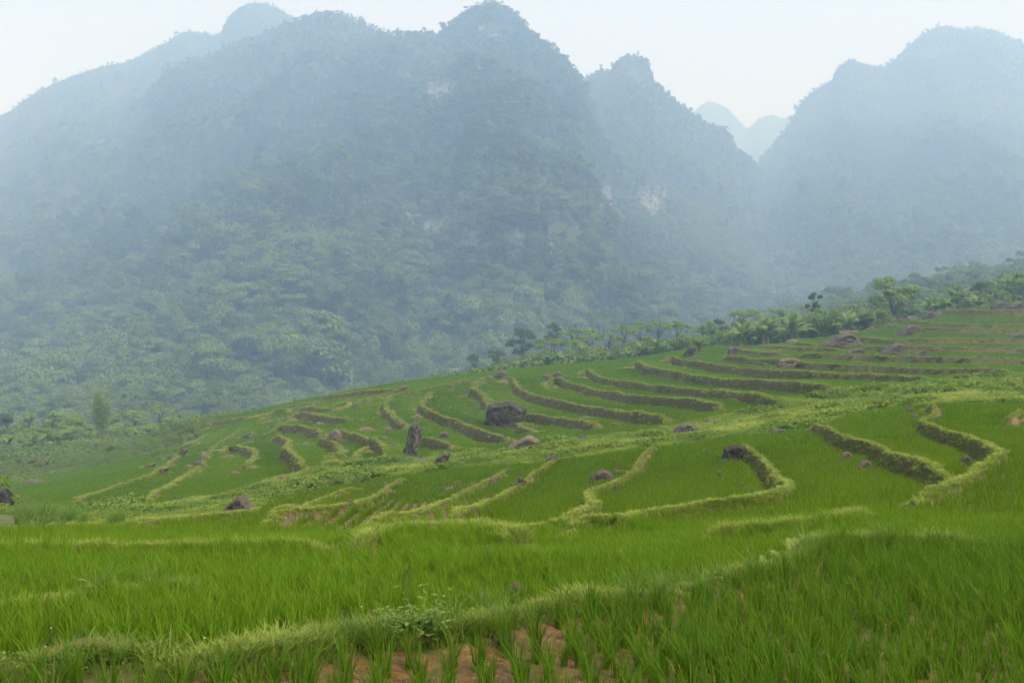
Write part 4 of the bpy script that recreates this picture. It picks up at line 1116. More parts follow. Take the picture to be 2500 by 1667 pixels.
# ------------------------------------------------------------------ trees that stand out singly
def tree_meshes(seed, kind, mat):
    """trunk with limbs and a leafy crown, one unit tall"""
    r = np.random.default_rng(seed)
    blobs = []
    if kind == 'round':
        for i in range(15):
            a = r.uniform(0, 6.28); zz = r.uniform(0.32, 0.90); q = 0.34 * math.sqrt(max(0.05, 1 - ((zz - 0.58) / 0.42) ** 2)) * r.uniform(0.4, 1.0)
            s = r.uniform(0.09, 0.17)
            blobs.append(((math.cos(a) * q, math.sin(a) * q, zz), (s, s, s * 0.75)))
        per, ls, fork = 190, 0.029, 0.25
    elif kind == 'flat':
        for i in range(17):
            a = r.uniform(0, 6.28); q = 0.46 * math.sqrt(r.uniform(0.02, 1)); s = r.uniform(0.07, 0.14)
            blobs.append(((math.cos(a) * q, math.sin(a) * q, 0.93 - q * 0.55 + r.uniform(-0.12, 0.03)), (s, s, s * 0.45)))
        per, ls, fork = 150, 0.027, 0.35
    elif kind == 'open':
        for i in range(10):
            a = r.uniform(0, 6.28); zz = r.uniform(0.55, 0.94); q = r.uniform(0.06, 0.26); s = r.uniform(0.06, 0.11)
            blobs.append(((math.cos(a) * q, math.sin(a) * q, zz), (s, s, s * 0.7)))
        per, ls, fork = 110, 0.030, 0.5
    else:                                                     # shrub
        for i in range(11):
            a = r.uniform(0, 6.28); zz = r.uniform(0.22, 0.86); q = r.uniform(0.05, 0.40) * (1.1 - 0.5 * zz); s = r.uniform(0.10, 0.19)
            blobs.append(((math.cos(a) * q, math.sin(a) * q, zz), (s, s, s * 0.8)))
        per, ls, fork = 150, 0.042, 0.1
    P, Nn = crown_points(r, blobs, per)
    v, f = leaves(P, Nn, r.uniform(0.55, 1.45, len(P)) * ls, r, 1.6)
    crown = mesh_np('crown', v, f, [mat], False)
    parts = [(*tube([(0, 0, -3.0), (0, 0, -0.06), (0.008, 0.004, fork * 0.5), (0.015, -0.01, fork), (0.01, 0.01, 0.62)], [0.034, 0.030, 0.022, 0.017, 0.007], 7), 0)]
    for c, s in blobs[:10]:
        z0 = fork * r.uniform(0.7, 1.05)
        mid = (c[0] * 0.45, c[1] * 0.45, z0 + (c[2] - z0) * 0.55 + 0.02)
        parts.append((*tube([(0.01, 0, z0), mid, c], [0.011, 0.008, 0.003], 5), 0))
    v, f, mi = join(parts)
    return mesh_np('trunk', v, f, [M['bark']], True), crown

TREE_LIB = {}
def tree_lib(kind, mat, n=3):
    k = (kind, mat)
    if k not in TREE_LIB:
        TREE_LIB[k] = [tree_meshes(700 + 31 * len(TREE_LIB) + i, kind, M[mat]) for i in range(n)]
    return TREE_LIB[k]

def at_dist(crop, x, y, Y):
    Y = Y * 2.2
    q = src(crop, [(x, y)])[0]
    return (q[0] - CX) / F * Y, Y, -(q[1] - CY) / F * Y

# reading, x, top y, width, distance, kind, leaf, name, label
TREES = [
 ('c7',1008,220,128,176,'open','tree_dark','tree','slender dark tree with a bare trunk and sparse tufted crown'),
 ('c7',1070,330,205,168,'round','tree','tree','dense leafy tree right under the slender dark tree'),
 ('c7',1520,138,320,176,'round','tree','tree','large loose green tree, tallest on the skyline of the upper terraces'),
 ('c7',1640,230,190,186,'round','tree','tree','smaller green tree just right of the large loose tree'),
 ('c7',1430,240,170,190,'round','tree','tree','half hidden tree just left of the large loose tree'),
 ('c7',1250,272,270,225,'flat','tree_pale','tree','flat topped pale tree between slender dark tree and large loose tree'),
 ('c7',540,330,150,232,'round','bamboo','tree','leftmost of three pale round trees behind the bananas'),
 ('c7',655,345,180,226,'round','bamboo','tree','middle of three pale round trees behind the bananas'),
 ('c7',780,338,160,230,'round','tree_pale','tree','third pale round tree, nearest to the slender dark tree'),
 ('c7',900,360,150,215,'flat','tree_pale','tree','spreading pale tree left of the slender dark tree'),
 ('c7',350,470,120,172,'round','tree_dark','tree','small dark round tree behind the shrub topped boulder'),
 ('c7',330,420,150,196,'round','tree','tree','green tree rising behind the small dark round tree'),
 ('c7',440,395,150,200,'open','tree_dark','tree','thin dark tree between the shrub topped boulder and the bananas'),
 ('c7',2215,118,260,200,'round','tree','tree','leafy tree behind the skyline boulders'),
 ('c7',2330,105,210,196,'round','tree','tree','tree at the right edge behind the skyline boulders'),
 ('c7',2085,175,160,205,'round','tree_dark','tree','dark tree right of the banana grove'),
 ('c7',1920,175,120,212,'round','tree','tree','tree poking up behind the banana grove'),
 ('c8',1440,280,215,186,'flat','tree','tree','flat topped tree at the left end of the row on the crest'),
 ('c8',1560,238,170,196,'flat','tree','tree','second flat topped tree of the row on the crest'),
 ('c8',1690,252,190,188,'flat','tree','tree','third flat topped tree of the row on the crest'),
 ('c8',1795,268,160,184,'flat','tree','tree','fourth flat topped tree of the row, lower than its neighbours'),
 ('c8',1885,218,175,194,'flat','tree','tree','fifth flat topped tree of the row on the crest'),
 ('c8',2000,204,185,198,'flat','tree','tree','sixth flat topped tree of the row on the crest'),
 ('c8',2110,188,165,196,'flat','tree','tree','tallest flat topped tree near the right end of the crest row'),
 ('c8',2230,200,180,192,'flat','tree','tree','last flat topped tree at the right end of the crest row'),
 ('c8',2060,300,160,176,'round','tree','tree','bushy tree under the tallest flat topped crest tree'),
 ('c8',1600,330,180,174,'round','tree','tree','bushy tree under the second flat topped crest tree'),
 ('c8',1240,262,190,240,'round','tree_dark','tree','big dark round tree standing left of the crest row'),
 ('c8',1430,212,130,262,'round','tree_dark','tree','dark round tree top showing above the left end of the crest row'),
 ('c8',925,422,105,250,'round','tree_dark','tree','very dark round tree in the valley left of the crest bananas'),
 ('c8',1080,400,150,235,'round','tree_dark','tree','dark tree between the very dark tree and the crest bananas'),
 ('c9',180,1044,150,186,'round','tree','tree','rounded bright tree at the left behind the banana plants'),
 ('c9',50,1062,150,200,'round','tree_dark','tree','dark tree at the left edge behind the banana plants'),
 ('c9',335,1035,190,200,'round','tree_pale','tree','wide olive tree left of the bamboo clump'),
 ('c9',470,1055,150,196,'round','tree','tree','green tree touching the left side of the bamboo clump'),
 ('c9',720,1062,130,196,'round','tree','tree','green tree touching the right side of the bamboo clump'),
 ('c9',850,1022,190,206,'flat','tree_pale','tree','flat crowned tree right of the bamboo clump'),
 ('c9',1015,985,170,212,'flat','tree_pale','tree','tallest flat crowned tree of the row right of the bamboo'),
 ('c9',1150,1040,210,206,'flat','tree_pale','tree','broad low tree in the row right of the bamboo'),
 ('c9',1300,1062,160,200,'flat','tree','tree','low tree near the end of the row right of the bamboo'),
 ('c9',1400,1052,110,204,'round','tree_dark','tree','last tree of the left row, beside the field skyline'),
]
def put_tree(crop, x, top, w, Y, kind, leaf, name, label, group, base_z=None, sink=0.1, i=0):
    X, Yy, zt = at_dist(crop, x, top, Y)
    zb = float(height(np.array([X]), np.array([Yy]))[0]) if base_z is None else base_z
    H = max(zt - zb, 0.4); W = w / K / F * Yy
    tm, cm = tree_lib(kind, leaf)[i % 3]
    full = {'round': 0.80, 'flat': 0.92, 'open': 0.62, 'shrub': 0.95}[kind]
    sc = W / full
    e = link(name, None, None, (X, Yy, zb - sink))
    e.empty_display_size = 0.5
    rz = random.uniform(0, 6.28)
    # crown keeps its measured width; trunk keeps the tree's own slenderness
    Hc = min(H + sink, 1.35 * W if kind == 'round' else 1.2 * W if kind == 'flat' else 9e9); lift = H + sink - Hc
    a = link('trunk', tm, e, (0, 0, lift), (0, 0, rz), (sc, sc, Hc)); b = link('crown', cm, e, (0, 0, lift), (0, 0, rz), (sc, sc, Hc))
    b['tint'] = random.uniform(0.45, 1.0)
    tag(e, label, 'tree' if name == 'tree' else 'shrub', group)
    return e
for i, q in enumerate(TREES):
    put_tree(*q, 'trees along the far edge of the terraces', None, 0.1, i)
for i, q in enumerate([
   ('c7',280,528,125,131,'shrub','tree','shrub','green shrub growing over the dark boulder on the crest'),
   ('c1',2240,775,0,0,'shrub','tree','x','x')][:1]):
    put_tree(*q, 'shrubs on the terraces', None, 0.1, i)
_b = ROCK_OBJ[[k for k, q in enumerate(ROCKS) if q[8].startswith('dark boulder cut')][0]]
put_tree('c1', 28, 792, 165, float(_b.location.y) / 2.2, 'shrub', 'tree', 'shrub', 'yellow green bush over the boulder cut by the left edge', 'shrubs on the terraces', float(_b.location.z) + 0.15, 0.1, 1)

# bamboo
def bamboo():
    X, Y, zt = at_dist('c9', 640, 868, 172)
    zb = float(height(np.array([X]), np.array([Y]))[0])
    H = zt - zb
    e = link('bamboo_clump', None, None, (X, Y, zb))
    tag(e, 'tall feathery bamboo clump rising above the left valley edge', 'bamboo')
    r = np.random.default_rng(44)
    for i in range(24):
        a = r.uniform(0, 6.28); q = r.uniform(0.1, 1.9); lean = r.normal(0.6, 2.3); hh = H * r.uniform(0.62, 1.0)
        p0 = np.array([math.cos(a) * q * 0.8, math.sin(a) * q * 0.8, -0.1])
        t = np.linspace(0, 1, 9)
        path = np.stack([p0[0] + lean * t ** 2.2 + 0.5 * math.cos(a) * t, p0[1] + math.sin(a) * t * 1.6, p0[2] + hh * t], 1)
        v, f = tube(path, np.linspace(0.08, 0.02, 9), 5)
        culm = link('culm', mesh_np('culm', v, f, [M['culm']], True), e)
        n = 190
        tt = r.uniform(0.30, 1.0, n) ** 0.75
        c = np.stack([np.interp(tt, t, path[:, k]) for k in range(3)], 1)
        c += r.normal(0, 1, (n, 3)) * np.array([0.8, 0.8, 0.5]) * (0.5 + 0.6 * (1 - np.abs(tt - 0.75)))[:, None]
        nn = r.normal(0, 0.5, (n, 3)) + np.array([0, 0, 0.7]); nn /= np.linalg.norm(nn, axis=1)[:, None]
        v, f = leaves(c, nn, r.uniform(0.18, 0.38, n), r, 2.4)
        fo = link('foliage', mesh_np('foliage', v, f, [M['bamboo']], False), culm)
        fo['tint'] = random.uniform(0.2, 1.0)
bamboo()

# banana plants
def banana_leaf(seed):
    r = np.random.default_rng(seed)
    n = 9
    t = np.linspace(0, 1, n)
    x = t * 1.0 * (1 - 0.10 * t); z = 0.55 * t - 0.62 * t ** 2.2
    w = 0.17 * np.sin(np.clip(t * 1.05 - 0.02, 0, 1) * math.pi) ** 0.55 * (t > 0.08) + 0.012
    V, Fc = [], []
    for i in range(n):
        ragged = r.uniform(0.65, 1.1)
        V += [(x[i], -w[i] * ragged, z[i] - 0.25 * w[i]), (x[i], 0, z[i] + 0.03), (x[i], w[i] * r.uniform(0.65, 1.1), z[i] - 0.25 * w[i])]
    for i in range(n - 1):
        a = 3 * i
        Fc += [(a, a + 1, a + 4), (a, a + 4, a + 3), (a + 1, a + 2, a + 5), (a + 1, a + 5, a + 4)]
    return mesh_np('leaf', np.array(V), np.array(Fc), [M['banana']], False)
BLEAF = [banana_leaf(i) for i in range(4)]
_v, _f = tube([(0, 0, -0.1), (0.01, 0, 0.5), (0, 0.01, 1.0)], [0.10, 0.08, 0.045], 8)
BSTEM = mesh_np('stem', _v, _f, [M['pstem']], True)
def banana(X, Y, H, label, group, seed, dz=0.0):
    r = np.random.default_rng(seed)
    zb = float(height(np.array([X]), np.array([Y]))[0]) + dz
    e = link('banana_plant', None, None, (X, Y, zb))
    tag(e, label, 'banana plant', group)
    link('stem', BSTEM, e, (0, 0, 0), (0, 0, 0), (H * 0.6, H * 0.6, H * 0.36))
    n = int(r.integers(9, 13))
    for k in range(n):
        a = k * 2.4 + r.normal(0, 0.3); up = r.uniform(0.15, 1.15) if k > 3 else r.uniform(0.95, 1.45)
        s = H * r.uniform(0.55, 0.85)
        lf = link('leaf', BLEAF[int(r.integers(0, 4))], e, (0, 0, H * r.uniform(0.16, 0.36)), (0, -up * 0.85, a), (s, s * r.uniform(0.8, 1.15), s))
        lf['tint'] = float(r.uniform(0.1, 1.0))
ORD = 'first second third fourth fifth sixth seventh eighth ninth tenth eleventh twelfth thirteenth fourteenth fifteenth sixteenth seventeenth eighteenth nineteenth twentieth twenty-first twenty-second twenty-third twenty-fourth twenty-fifth twenty-sixth'.split()
# reading, x, top y, distance, label
BAN = [('c8', x, y, 157 + (i % 4) * 3) for i, (x, y) in enumerate([(945,548),(985,540),(1040,505),(1085,492),(1130,520),(1185,500),(1235,470),(1265,490),(1310,480),(1345,500),(1410,445),(1450,420),(1490,440),(1530,470),(1590,452),(1640,425),(1690,435),(1750,450),(1800,430),(1860,425),(1920,405),(1960,420),(2010,375),(2060,368),(2110,352),(2150,360)])]
BAN += [('c7', x, y, 150 + (i % 4) * 5) for i, (x, y) in enumerate([(545,455),(575,460),(620,462),(640,490),(690,410),(715,440),(790,418),(815,450),(870,410),(905,392),(940,405),(1190,390),(1230,398),(1290,372),(1745,300),(1790,290),(2060,272),(2140,262),(2210,255),(2290,262),(2345,268)])]
for i, (c, x, y, Y) in enumerate(BAN):
    X, Yy, zt = at_dist(c, x, y, Y)
    zb = float(height(np.array([X]), np.array([Yy]))[0])
    H = float(np.clip((zt - zb) * 1.35, 4.0, 12.0))
    nth = ORD[sorted(q[1] for q in BAN if q[0] == c).index(x)]
    lab, grp = ((nth + ' banana plant from the left in the fringe along the middle crest', 'banana plants along the middle crest') if c == 'c8' else
                (nth + ' banana plant from the left in the row edging the upper right terraces', 'banana plants beside the upper terraces'))
    banana(X, Yy, H, lab, grp, 300 + i, max(0.0, (zt - zb) * 1.35 - 12.0))
for i, (x, y, Y, w) in enumerate([(1870,235,168,1.25),(1925,185,170,1.35),(1985,215,166,1.25),(1840,270,162,1.1),(2020,260,164,1.1)]):
    X, Yy, zt = at_dist('c7', x, y, Y)
    zb = float(height(np.array([X]), np.array([Yy]))[0])
    banana(X, Yy, float(np.clip(zt - zb, 4.5, 13)), ['second', 'third', 'fourth', 'first', 'fifth'][i] + ' big banana plant from the left in the grove by the topmost terrace', 'banana grove by the topmost terrace', 400 + i)
for i, (x, y, Y, lab) in enumerate([(50,1205,160,'banana plant nearest the left edge, with thin stems'),(232,1172,160,'banana plant with one pale upright leaf, left of the bamboo'),(375,1170,162,'banana plant just left of the bamboo foot'),
      (430,1180,166,'yellowing banana plant beside the bamboo foot'),(880,1140,168,'banana plant right of the bamboo at the field edge'),(820,1150,170,'banana plant next to the bamboo on its right side'),(1055,1128,170,'small banana plant by the field skyline right of the bamboo'),(320,1190,164,'low banana plant between the pale leaved one and the bamboo')]):
    X, Yy, zt = at_dist('c9', x, y, Y)
    zb = float(height(np.array([X]), np.array([Yy]))[0])
    banana(X, Yy, float(np.clip(zt - zb, 4, 11)), lab, 'banana plants at the left valley edge', 430 + i)

# ferns, leafy weeds and small white flowers near the camera
def frond(seed):
    r = np.random.default_rng(seed)
    n = 15; V, Fc = [], []
    t = np.linspace(0, 1, n)
    x = t * 0.9; z = 0.75 * t - 0.55 * t ** 2
    for i in range(n - 1):
        o = len(V)
        V += [(x[i], -0.006, z[i]), (x[i], 0.006, z[i]), (x[i + 1], 0.004, z[i + 1]), (x[i + 1], -0.004, z[i + 1])]
        Fc += [(o, o + 1, o + 2), (o, o + 2, o + 3)]
        ln_ = 0.30 * math.sin(min(1, t[i] * 0.95 + 0.10) * math.pi) ** 0.7
        for s in (-1, 1):
            if t[i] < 0.1: continue
            o = len(V)
            ang = 1.15 + r.normal(0, 0.06); dr = r.uniform(-0.10, 0.02)
            V += [(x[i] - 0.016, 0, z[i]), (x[i] + 0.022, 0, z[i] + 0.01), (x[i] + math.cos(ang) * ln_ * 0.55 + 0.02, s * ln_ * 0.55, z[i] + dr * ln_ * 0.5 + 0.012), (x[i] + math.cos(ang) * ln_, s * ln_, z[i] + dr * ln_)]
            Fc += [(o, o + 1, o + 2), (o, o + 2, o + 3)]
    return mesh_np('frond', np.array(V), np.array(Fc), [M['fern']], False)
FROND = [frond(i) for i in range(3)]
FERNS = [('c4',500,565,.20),('c4',590,540,.30),('c4',650,545,.28),('c4',760,525,.22),('c4',850,500,.22),('c4',955,500,.24),('c4',1085,500,.20),('c4',1225,498,.18),('c4',60,625,.18),('c4',160,612,.20),('c4',260,605,.18),('c4',340,598,.16),
         ('c4',930,430,.20),('c4',1425,470,.16),('c4',1940,480,.18),('c4',1760,490,.14),('c6',865,300,.26),('c6',800,350,.20),('c6',1000,245,.24),('c6',1110,225,.26),('c6',1360,205,.22),('c6',1660,215,.22),('c6',560,405,.16),('c6',700,370,.16),('c5',920,270,.16)]
_fp = ground_at(np.array([src(c, [(x, y)])[0] for c, x, y, _ in FERNS]), 0.10)
for i, ((c, x, y, s), p) in enumerate(zip(FERNS, _fp)):
    zb = float(height(p[:1], p[1:2])[0])
    e = link('fern', None, None, (p[0], p[1], zb - 0.01))
    sect = 0 if c == 'c4' and i < 12 else 2 if c == 'c6' else 1
    gx_ = [CROP[q[0]][0] + q[1] / K for j, q in enumerate(FERNS) if (0 if q[0] == 'c4' and j < 12 else 2 if q[0] == 'c6' else 1) == sect]
    nth = ORD[sorted(gx_).index(CROP[c][0] + x / K)]
    lab, grp = ((nth + ' pale fern from the left on the bund at the lower left', 'ferns on the lower left bund') if c == 'c4' and i < 12 else
                (nth + ' from the left of the single pale ferns in the near rice', 'ferns scattered in the near rice') if c != 'c6' else (nth + ' pale fern from the left on the bund at the lower right', 'ferns on the lower right bund'))
    tag(e, lab, 'fern', grp)
    n = 6 if s > 0.19 else 4
    s = s * 0.85
    for k in range(n):
        up = random.uniform(0.0, 0.7)
        q = s * random.uniform(0.8, 1.2)
        o = link('frond', FROND[k % 3], e, (0, 0, 0.02), (random.gauss(0, .2), -up, k * 6.283 / n + random.gauss(0, .4)), (q, q, q))
        o['tint'] = random.uniform(0.1, 1.0)

def oval_leaf():
    V = [(0, 0, 0), (0.25, 0.20, 0.02), (0.6, 0.24, 0.03), (1.0, 0, -0.08), (0.6, -0.24, 0.03), (0.25, -0.20, 0.02), (0.5, 0, -0.03)]
    Fc = [(0, 1, 6), (1, 2, 6), (2, 3, 6), (3, 4, 6), (4, 5, 6), (5, 0, 6)]
    return mesh_np('leaf', np.array(V, float), np.array(Fc), [M['broadleaf']], False)
OVAL = oval_leaf()
for i, (x, y, H, lab) in enumerate([(420,835,.17,'low leafy weed at the left of the clump on the foreground bund'),(520,840,.19,'middle leafy weed of the clump on the foreground bund'),(625,835,.26,'tallest leafy weed of the clump on the foreground bund'),(710,850,.16,'low leafy weed at the right of the clump on the foreground bund'),(400,720,.22,'thin leafy weed behind the clump on the foreground bund')]):
    p = ground_at(src('c5', [(x, y)]), 0.10)[0]
    zb = float(height(p[:1], p[1:2])[0])
    H = H * 1.35
    e = link('leafy_weed', None, None, (p[0], p[1], zb - 0.01))
    tag(e, lab, 'weed', 'leafy weeds on the foreground bund')
    r = np.random.default_rng(600 + i)
    for s in range(8 if i < 4 else 2):
        a = r.uniform(0, 6.28); ln_ = r.uniform(0.3, 1.0) * H; hh = H * r.uniform(0.45, 0.8)
        t = np.linspace(0, 1, 5)
        path = np.stack([math.cos(a) * ln_ * t, math.sin(a) * ln_ * t, hh * t], 1)
        v, f = tube(path, np.linspace(0.003, 0.0015, 5), 4)
        st = link('stem', mesh_np('stem', v, f, [M['stem']], True), e)
        for k in range(6):
            q = 0.3 + 0.7 * (k / 5)
            for sg in (0, math.pi):
                lf = link('leaf', OVAL, st, (math.cos(a) * ln_ * q, math.sin(a) * ln_ * q, hh * q), (r.normal(0, .2), r.uniform(-0.3, 0.35), a + k * 1.57 + sg + r.normal(0, .3)), (0.048 * r.uniform(.6, 1.2),) * 3)
                lf['tint'] = float(r.uniform(0, 1))

_v, _f = ICO[3]
HEAD = mesh_np('flower_head', ICO[3][0] * np.array([1, 1, 0.6]) * (1 + 0.18 * fbm(ICO[3][0][:, 0] * 4, ICO[3][0][:, 1] * 4, ICO[3][0][:, 2] * 4 + 7))[:, None], ICO[3][1], [M['flower']], True)
_v, _f = tube([(0, 0, 0), (0.05, 0.02, 0.5), (0.02, 0.05, 1.0)], [0.012, 0.010, 0.008], 4)
FSTEM = mesh_np('stem', _v, _f, [M['stem']], True)
FLO = [('c4',440,900,0),('c4',370,925,0),('c4',320,950,0),('c4',285,1020,0),('c4',1300,1020,0),('c5',210,830,0),('c4',1075,305,1),('c4',265,300,1),('c4',640,300,1),
       ('c5',1000,262,2),('c5',1015,258,2),('c5',1040,280,2),('c5',1060,262,2),('c5',1092,282,2),('c5',1035,318,2),('c5',985,268,2),('c5',1870,470,3),('c6',1095,190,4),('c6',1140,215,4),('c6',855,280,4),('c6',670,190,4),('c6',1600,120,4),('c5',1810,130,5),('c5',1832,128,5),('c5',1852,145,5),('c5',1790,148,5)]
FL = [('tiny white flower on the weedy bund in the lower left corner', 'white flowers on the foreground bund'), ('tiny white flower on the low bund across the lower left', 'white flowers on the low left bund'),
      ('tiny white flower in the cluster beside the red soil bund', 'white flowers by the red soil bund'), ('lone white flower in the near rice right of the tan grey boulder', None), ('tiny white flower among ferns on the lower right bund', 'white flowers on the right bund'), ('tiny white flower in the cluster at the tip of the curling near bund', 'white flowers by the curling bund')]
_fp = ground_at(np.array([src(c, [(x, y)])[0] for c, x, y, _ in FLO]), 0.12)
for (c, x, y, g), p in zip(FLO, _fp):
    zb = float(height(p[:1], p[1:2])[0])
    h = random.uniform(0.14, 0.22) + (0.25 if g in (3, 4) else 0)
    e = link('wildflower', None, None, (p[0], p[1], zb - 0.01))
    tag(e, FL[g][0], 'flower', FL[g][1])
    s = link('stem', FSTEM, e, (0, 0, 0), (0, 0, 0), (0.12, 0.12, h))
    link('flower_head', HEAD, e, (0.003, 0.006, h), (0, 0, 0), (0.0035 + 0.00012 * p[1],) * 3)

# ------------------------------------------------------------------ rice, grass and weeds
def blades(r, n, spread, h, w, lean, segs=2, clump=1, clump_r=0.0):
    """n bent grass blades; returns verts, tris"""
    V, Fc = [], []; o = 0
    cc = [(r.uniform(-clump_r, clump_r), r.uniform(-clump_r, clump_r)) for _ in range(clump)]
    for i in range(n):
        cx, cy = cc[i % clump]
        a = r.uniform(0, 6.283); rad0 = spread * math.sqrt(r.uniform(0, 1))
        bx, by = cx + math.cos(a) * rad0, cy + math.sin(a) * rad0
        a2 = a + r.normal(0, 0.6)
        hh = h * r.uniform(0.6, 1.12); ln_ = lean * r.uniform(0.15, 1.3) * hh
        pw = a2 + math.pi / 2 + r.normal(0, 0.5)
        ww = w * r.uniform(0.7, 1.3)
        pts = []
        for k in range(segs + 1):
            t = k / segs
            x = bx + math.cos(a2) * ln_ * t ** 2.0; y = by + math.sin(a2) * ln_ * t ** 2.0
            z = hh * (t - 0.25 * lean * t ** 3)
            pts.append((x, y, z, ww * (1 - 0.55 * t)))
        for k, (x, y, z, q) in enumerate(pts[:-1]):
            V += [(x - math.cos(pw) * q / 2, y - math.sin(pw) * q / 2, z), (x + math.cos(pw) * q / 2, y + math.sin(pw) * q / 2, z)]
        V.append(pts[-1][:3])
        for k in range(segs - 1):
            b = o + 2 * k
            Fc += [(b, b + 1, b + 3), (b, b + 3, b + 2)]
        b = o + 2 * (segs - 1)
        Fc.append((b, b + 1, b + 2))
        o += 2 * segs + 1
    return np.array(V), np.array(Fc)

def blade_mesh(name, seed, mat, **kw):
    v, f = blades(np.random.default_rng(seed), **kw)
    return mesh_np(name, v, f, [mat], False)

RICE_NEAR = [blade_mesh('rice_tuft', 40 + i, M['rice'], n=30, spread=0.035, h=0.37, w=0.0085, lean=0.42, segs=4) for i in range(7)]
SRC_RICE = make_sources('rice_plant', RICE_NEAR)
SRC_RICE_B = make_sources('rice_bunch', [blade_mesh('rice_bunch', 60 + i, M['rice'], n=14, spread=0.05, h=0.30, w=0.012, lean=0.35, segs=2) for i in range(5)])
SRC_RICE_C = make_sources('rice_patch', [blade_mesh('rice_patch', 70 + i, M['rice'], n=60, spread=0.08, h=0.30, w=0.028, lean=0.3, segs=2, clump=9, clump_r=0.36) for i in range(5)])
SRC_RICE_D = make_sources('rice_swath', [blade_mesh('rice_swath', 80 + i, M['rice'], n=80, spread=0.20, h=0.31, w=0.075, lean=0.25, segs=1, clump=16, clump_r=0.80) for i in range(5)])
SRC_TURF = make_sources('turf', [blade_mesh('turf', 90 + i, M['turf'], n=34, spread=0.09, h=0.13, w=0.008, lean=0.9, segs=3) for i in range(5)])
SRC_TURF_F = make_sources('far_turf', [blade_mesh('far_turf', 95 + i, M['turf'], n=30, spread=0.16, h=0.15, w=0.03, lean=0.9, segs=2) for i in range(5)])
SRC_DRY = make_sources('dry_tuft', [blade_mesh('dry_tuft', 98 + i, M['drygrass'], n=26, spread=0.10, h=0.20, w=0.02, lean=1.1, segs=2) for i in range(4)])
SRC_TALL = make_sources('tall_grass', [blade_mesh('tall_grass', 120 + i, M['wildgrass'], n=70, spread=0.16, h=0.85, w=0.016, lean=0.75, segs=5) for i in range(4)])

def weed_mesh(seed, rad_, h, n, ls, mat):
    r = np.random.default_rng(seed)
    d = unit(r, n); d[:, 2] = np.abs(d[:, 2])
    P = d * np.array([rad_, rad_, h]) * r.uniform(0.45, 1.05, (n, 1))
    nn = d * 0.5 + np.array([0, 0, 0.9]) + r.normal(0, 0.35, (n, 3)); nn /= np.linalg.norm(nn, axis=1)[:, None]
    v, f = leaves(P, nn, r.uniform(0.6, 1.4, n) * ls, r, 1.5)
    return mesh_np('weed', v, f, [mat], False)
SRC_WEED = make_sources('weed', [weed_mesh(130 + i, 0.30, 0.20, 110, 0.05, M['weed']) for i in range(5)])
SRC_IVY = make_sources('creeper', [weed_mesh(140 + i, 0.32, 0.16, 60, 0.085, M['scrub']) for i in range(4)])
SRC_HERB = make_sources('herb', [weed_mesh(150 + i, 0.09, 0.09, 44, 0.017, M['weed']) for i in range(4)])
def bush_mesh(seed):
    r = np.random.default_rng(seed)
    blobs = [((r.uniform(-.3, .3), r.uniform(-.3, .3), r.uniform(.1, .5)), tuple(r.uniform(.18, .34, 3))) for _ in range(6)]
    P, Nn = crown_points(r, blobs, 70)
    v, f = leaves(P, Nn, r.uniform(0.6, 1.4, len(P)) * 0.06, r, 1.5)
    return mesh_np('bush', v, f, [M['scrub']], False)
SRC_BUSH = make_sources('bush', [bush_mesh(160 + i) for i in range(5)])

def jitter_grid(r0, r1, step, amax=36, jit=0.25, rotate=0.2, seed=1, rows=1.0):
    """points on a planting grid inside a sector in front of the viewer"""
    r = np.random.default_rng(seed)
    n = int(2 * r1 / step) + 2
    a = (np.arange(n) - n / 2) * step
    X, Yg = np.meshgrid(a[::1] * rows, a / rows) if rows == 1.0 else np.meshgrid(a * rows, np.arange(-r1, r1, step / rows))
    c, s = math.cos(rotate), math.sin(rotate)
    x = X * c - Yg * s; y = X * s + Yg * c
    x = x.ravel(); y = y.ravel()
    q = np.hypot(x, y); th = np.degrees(np.arctan2(x, y))
    k = (q > r0) & (q < r1) & (np.abs(th) < amax)
    x, y = x[k], y[k]
    return x + r.normal(0, jit * step, len(x)), y + r.normal(0, jit * step, len(x))

def rice_points(r0, r1, step, seed, jit=0.16, grow=1.0, rotate=0.08, rows=1.0, margin=0.0):
    x, y = jitter_grid(r0, r1, step, 36, jit, rotate, seed, rows)
    ok = (in_poly(x, y, FAR) | in_poly(x, y, NEAR)) & ~in_poly(x, y, GULLY)
    x, y = x[ok], y[ok]
    z, bid, bd, tint = height(x, y, True, margin)
    ok = (bid < 0) & clear_of_rocks(x, y, grow)
    r = np.random.default_rng(seed + 5)
    dens = np.ones(len(x))
    for p in MUDDY: dens = np.where(in_poly(x, y, p), 0.30, dens)
    thin = smooth(0.30, 0.60, fbm(x * 0.09 + 3, y * 0.09, o=3))
    ok &= r.uniform(0, 1, len(x)) < dens * (1 - 0.55 * thin)
    x, y, z, tint = x[ok], y[ok], z[ok], tint[ok]
    tn = 0.45 + 0.80 * tint + 0.36 * fbm(x * 0.035, y * 0.035, o=3) + 0.10 * fbm(x * 0.4, y * 0.4, o=2)
    return np.stack([x, y, z], 1), np.clip(tn, 0, 1)

R_A, R_B, R_C = 17.0, 45.0, 130.0
P_near, t_near = rice_points(3.4, R_A, 0.205, 1, 0.13)
hx = 0.92 + 0.22 * fbm(P_near[:, 0] * 0.7, P_near[:, 1] * 0.7, o=2)
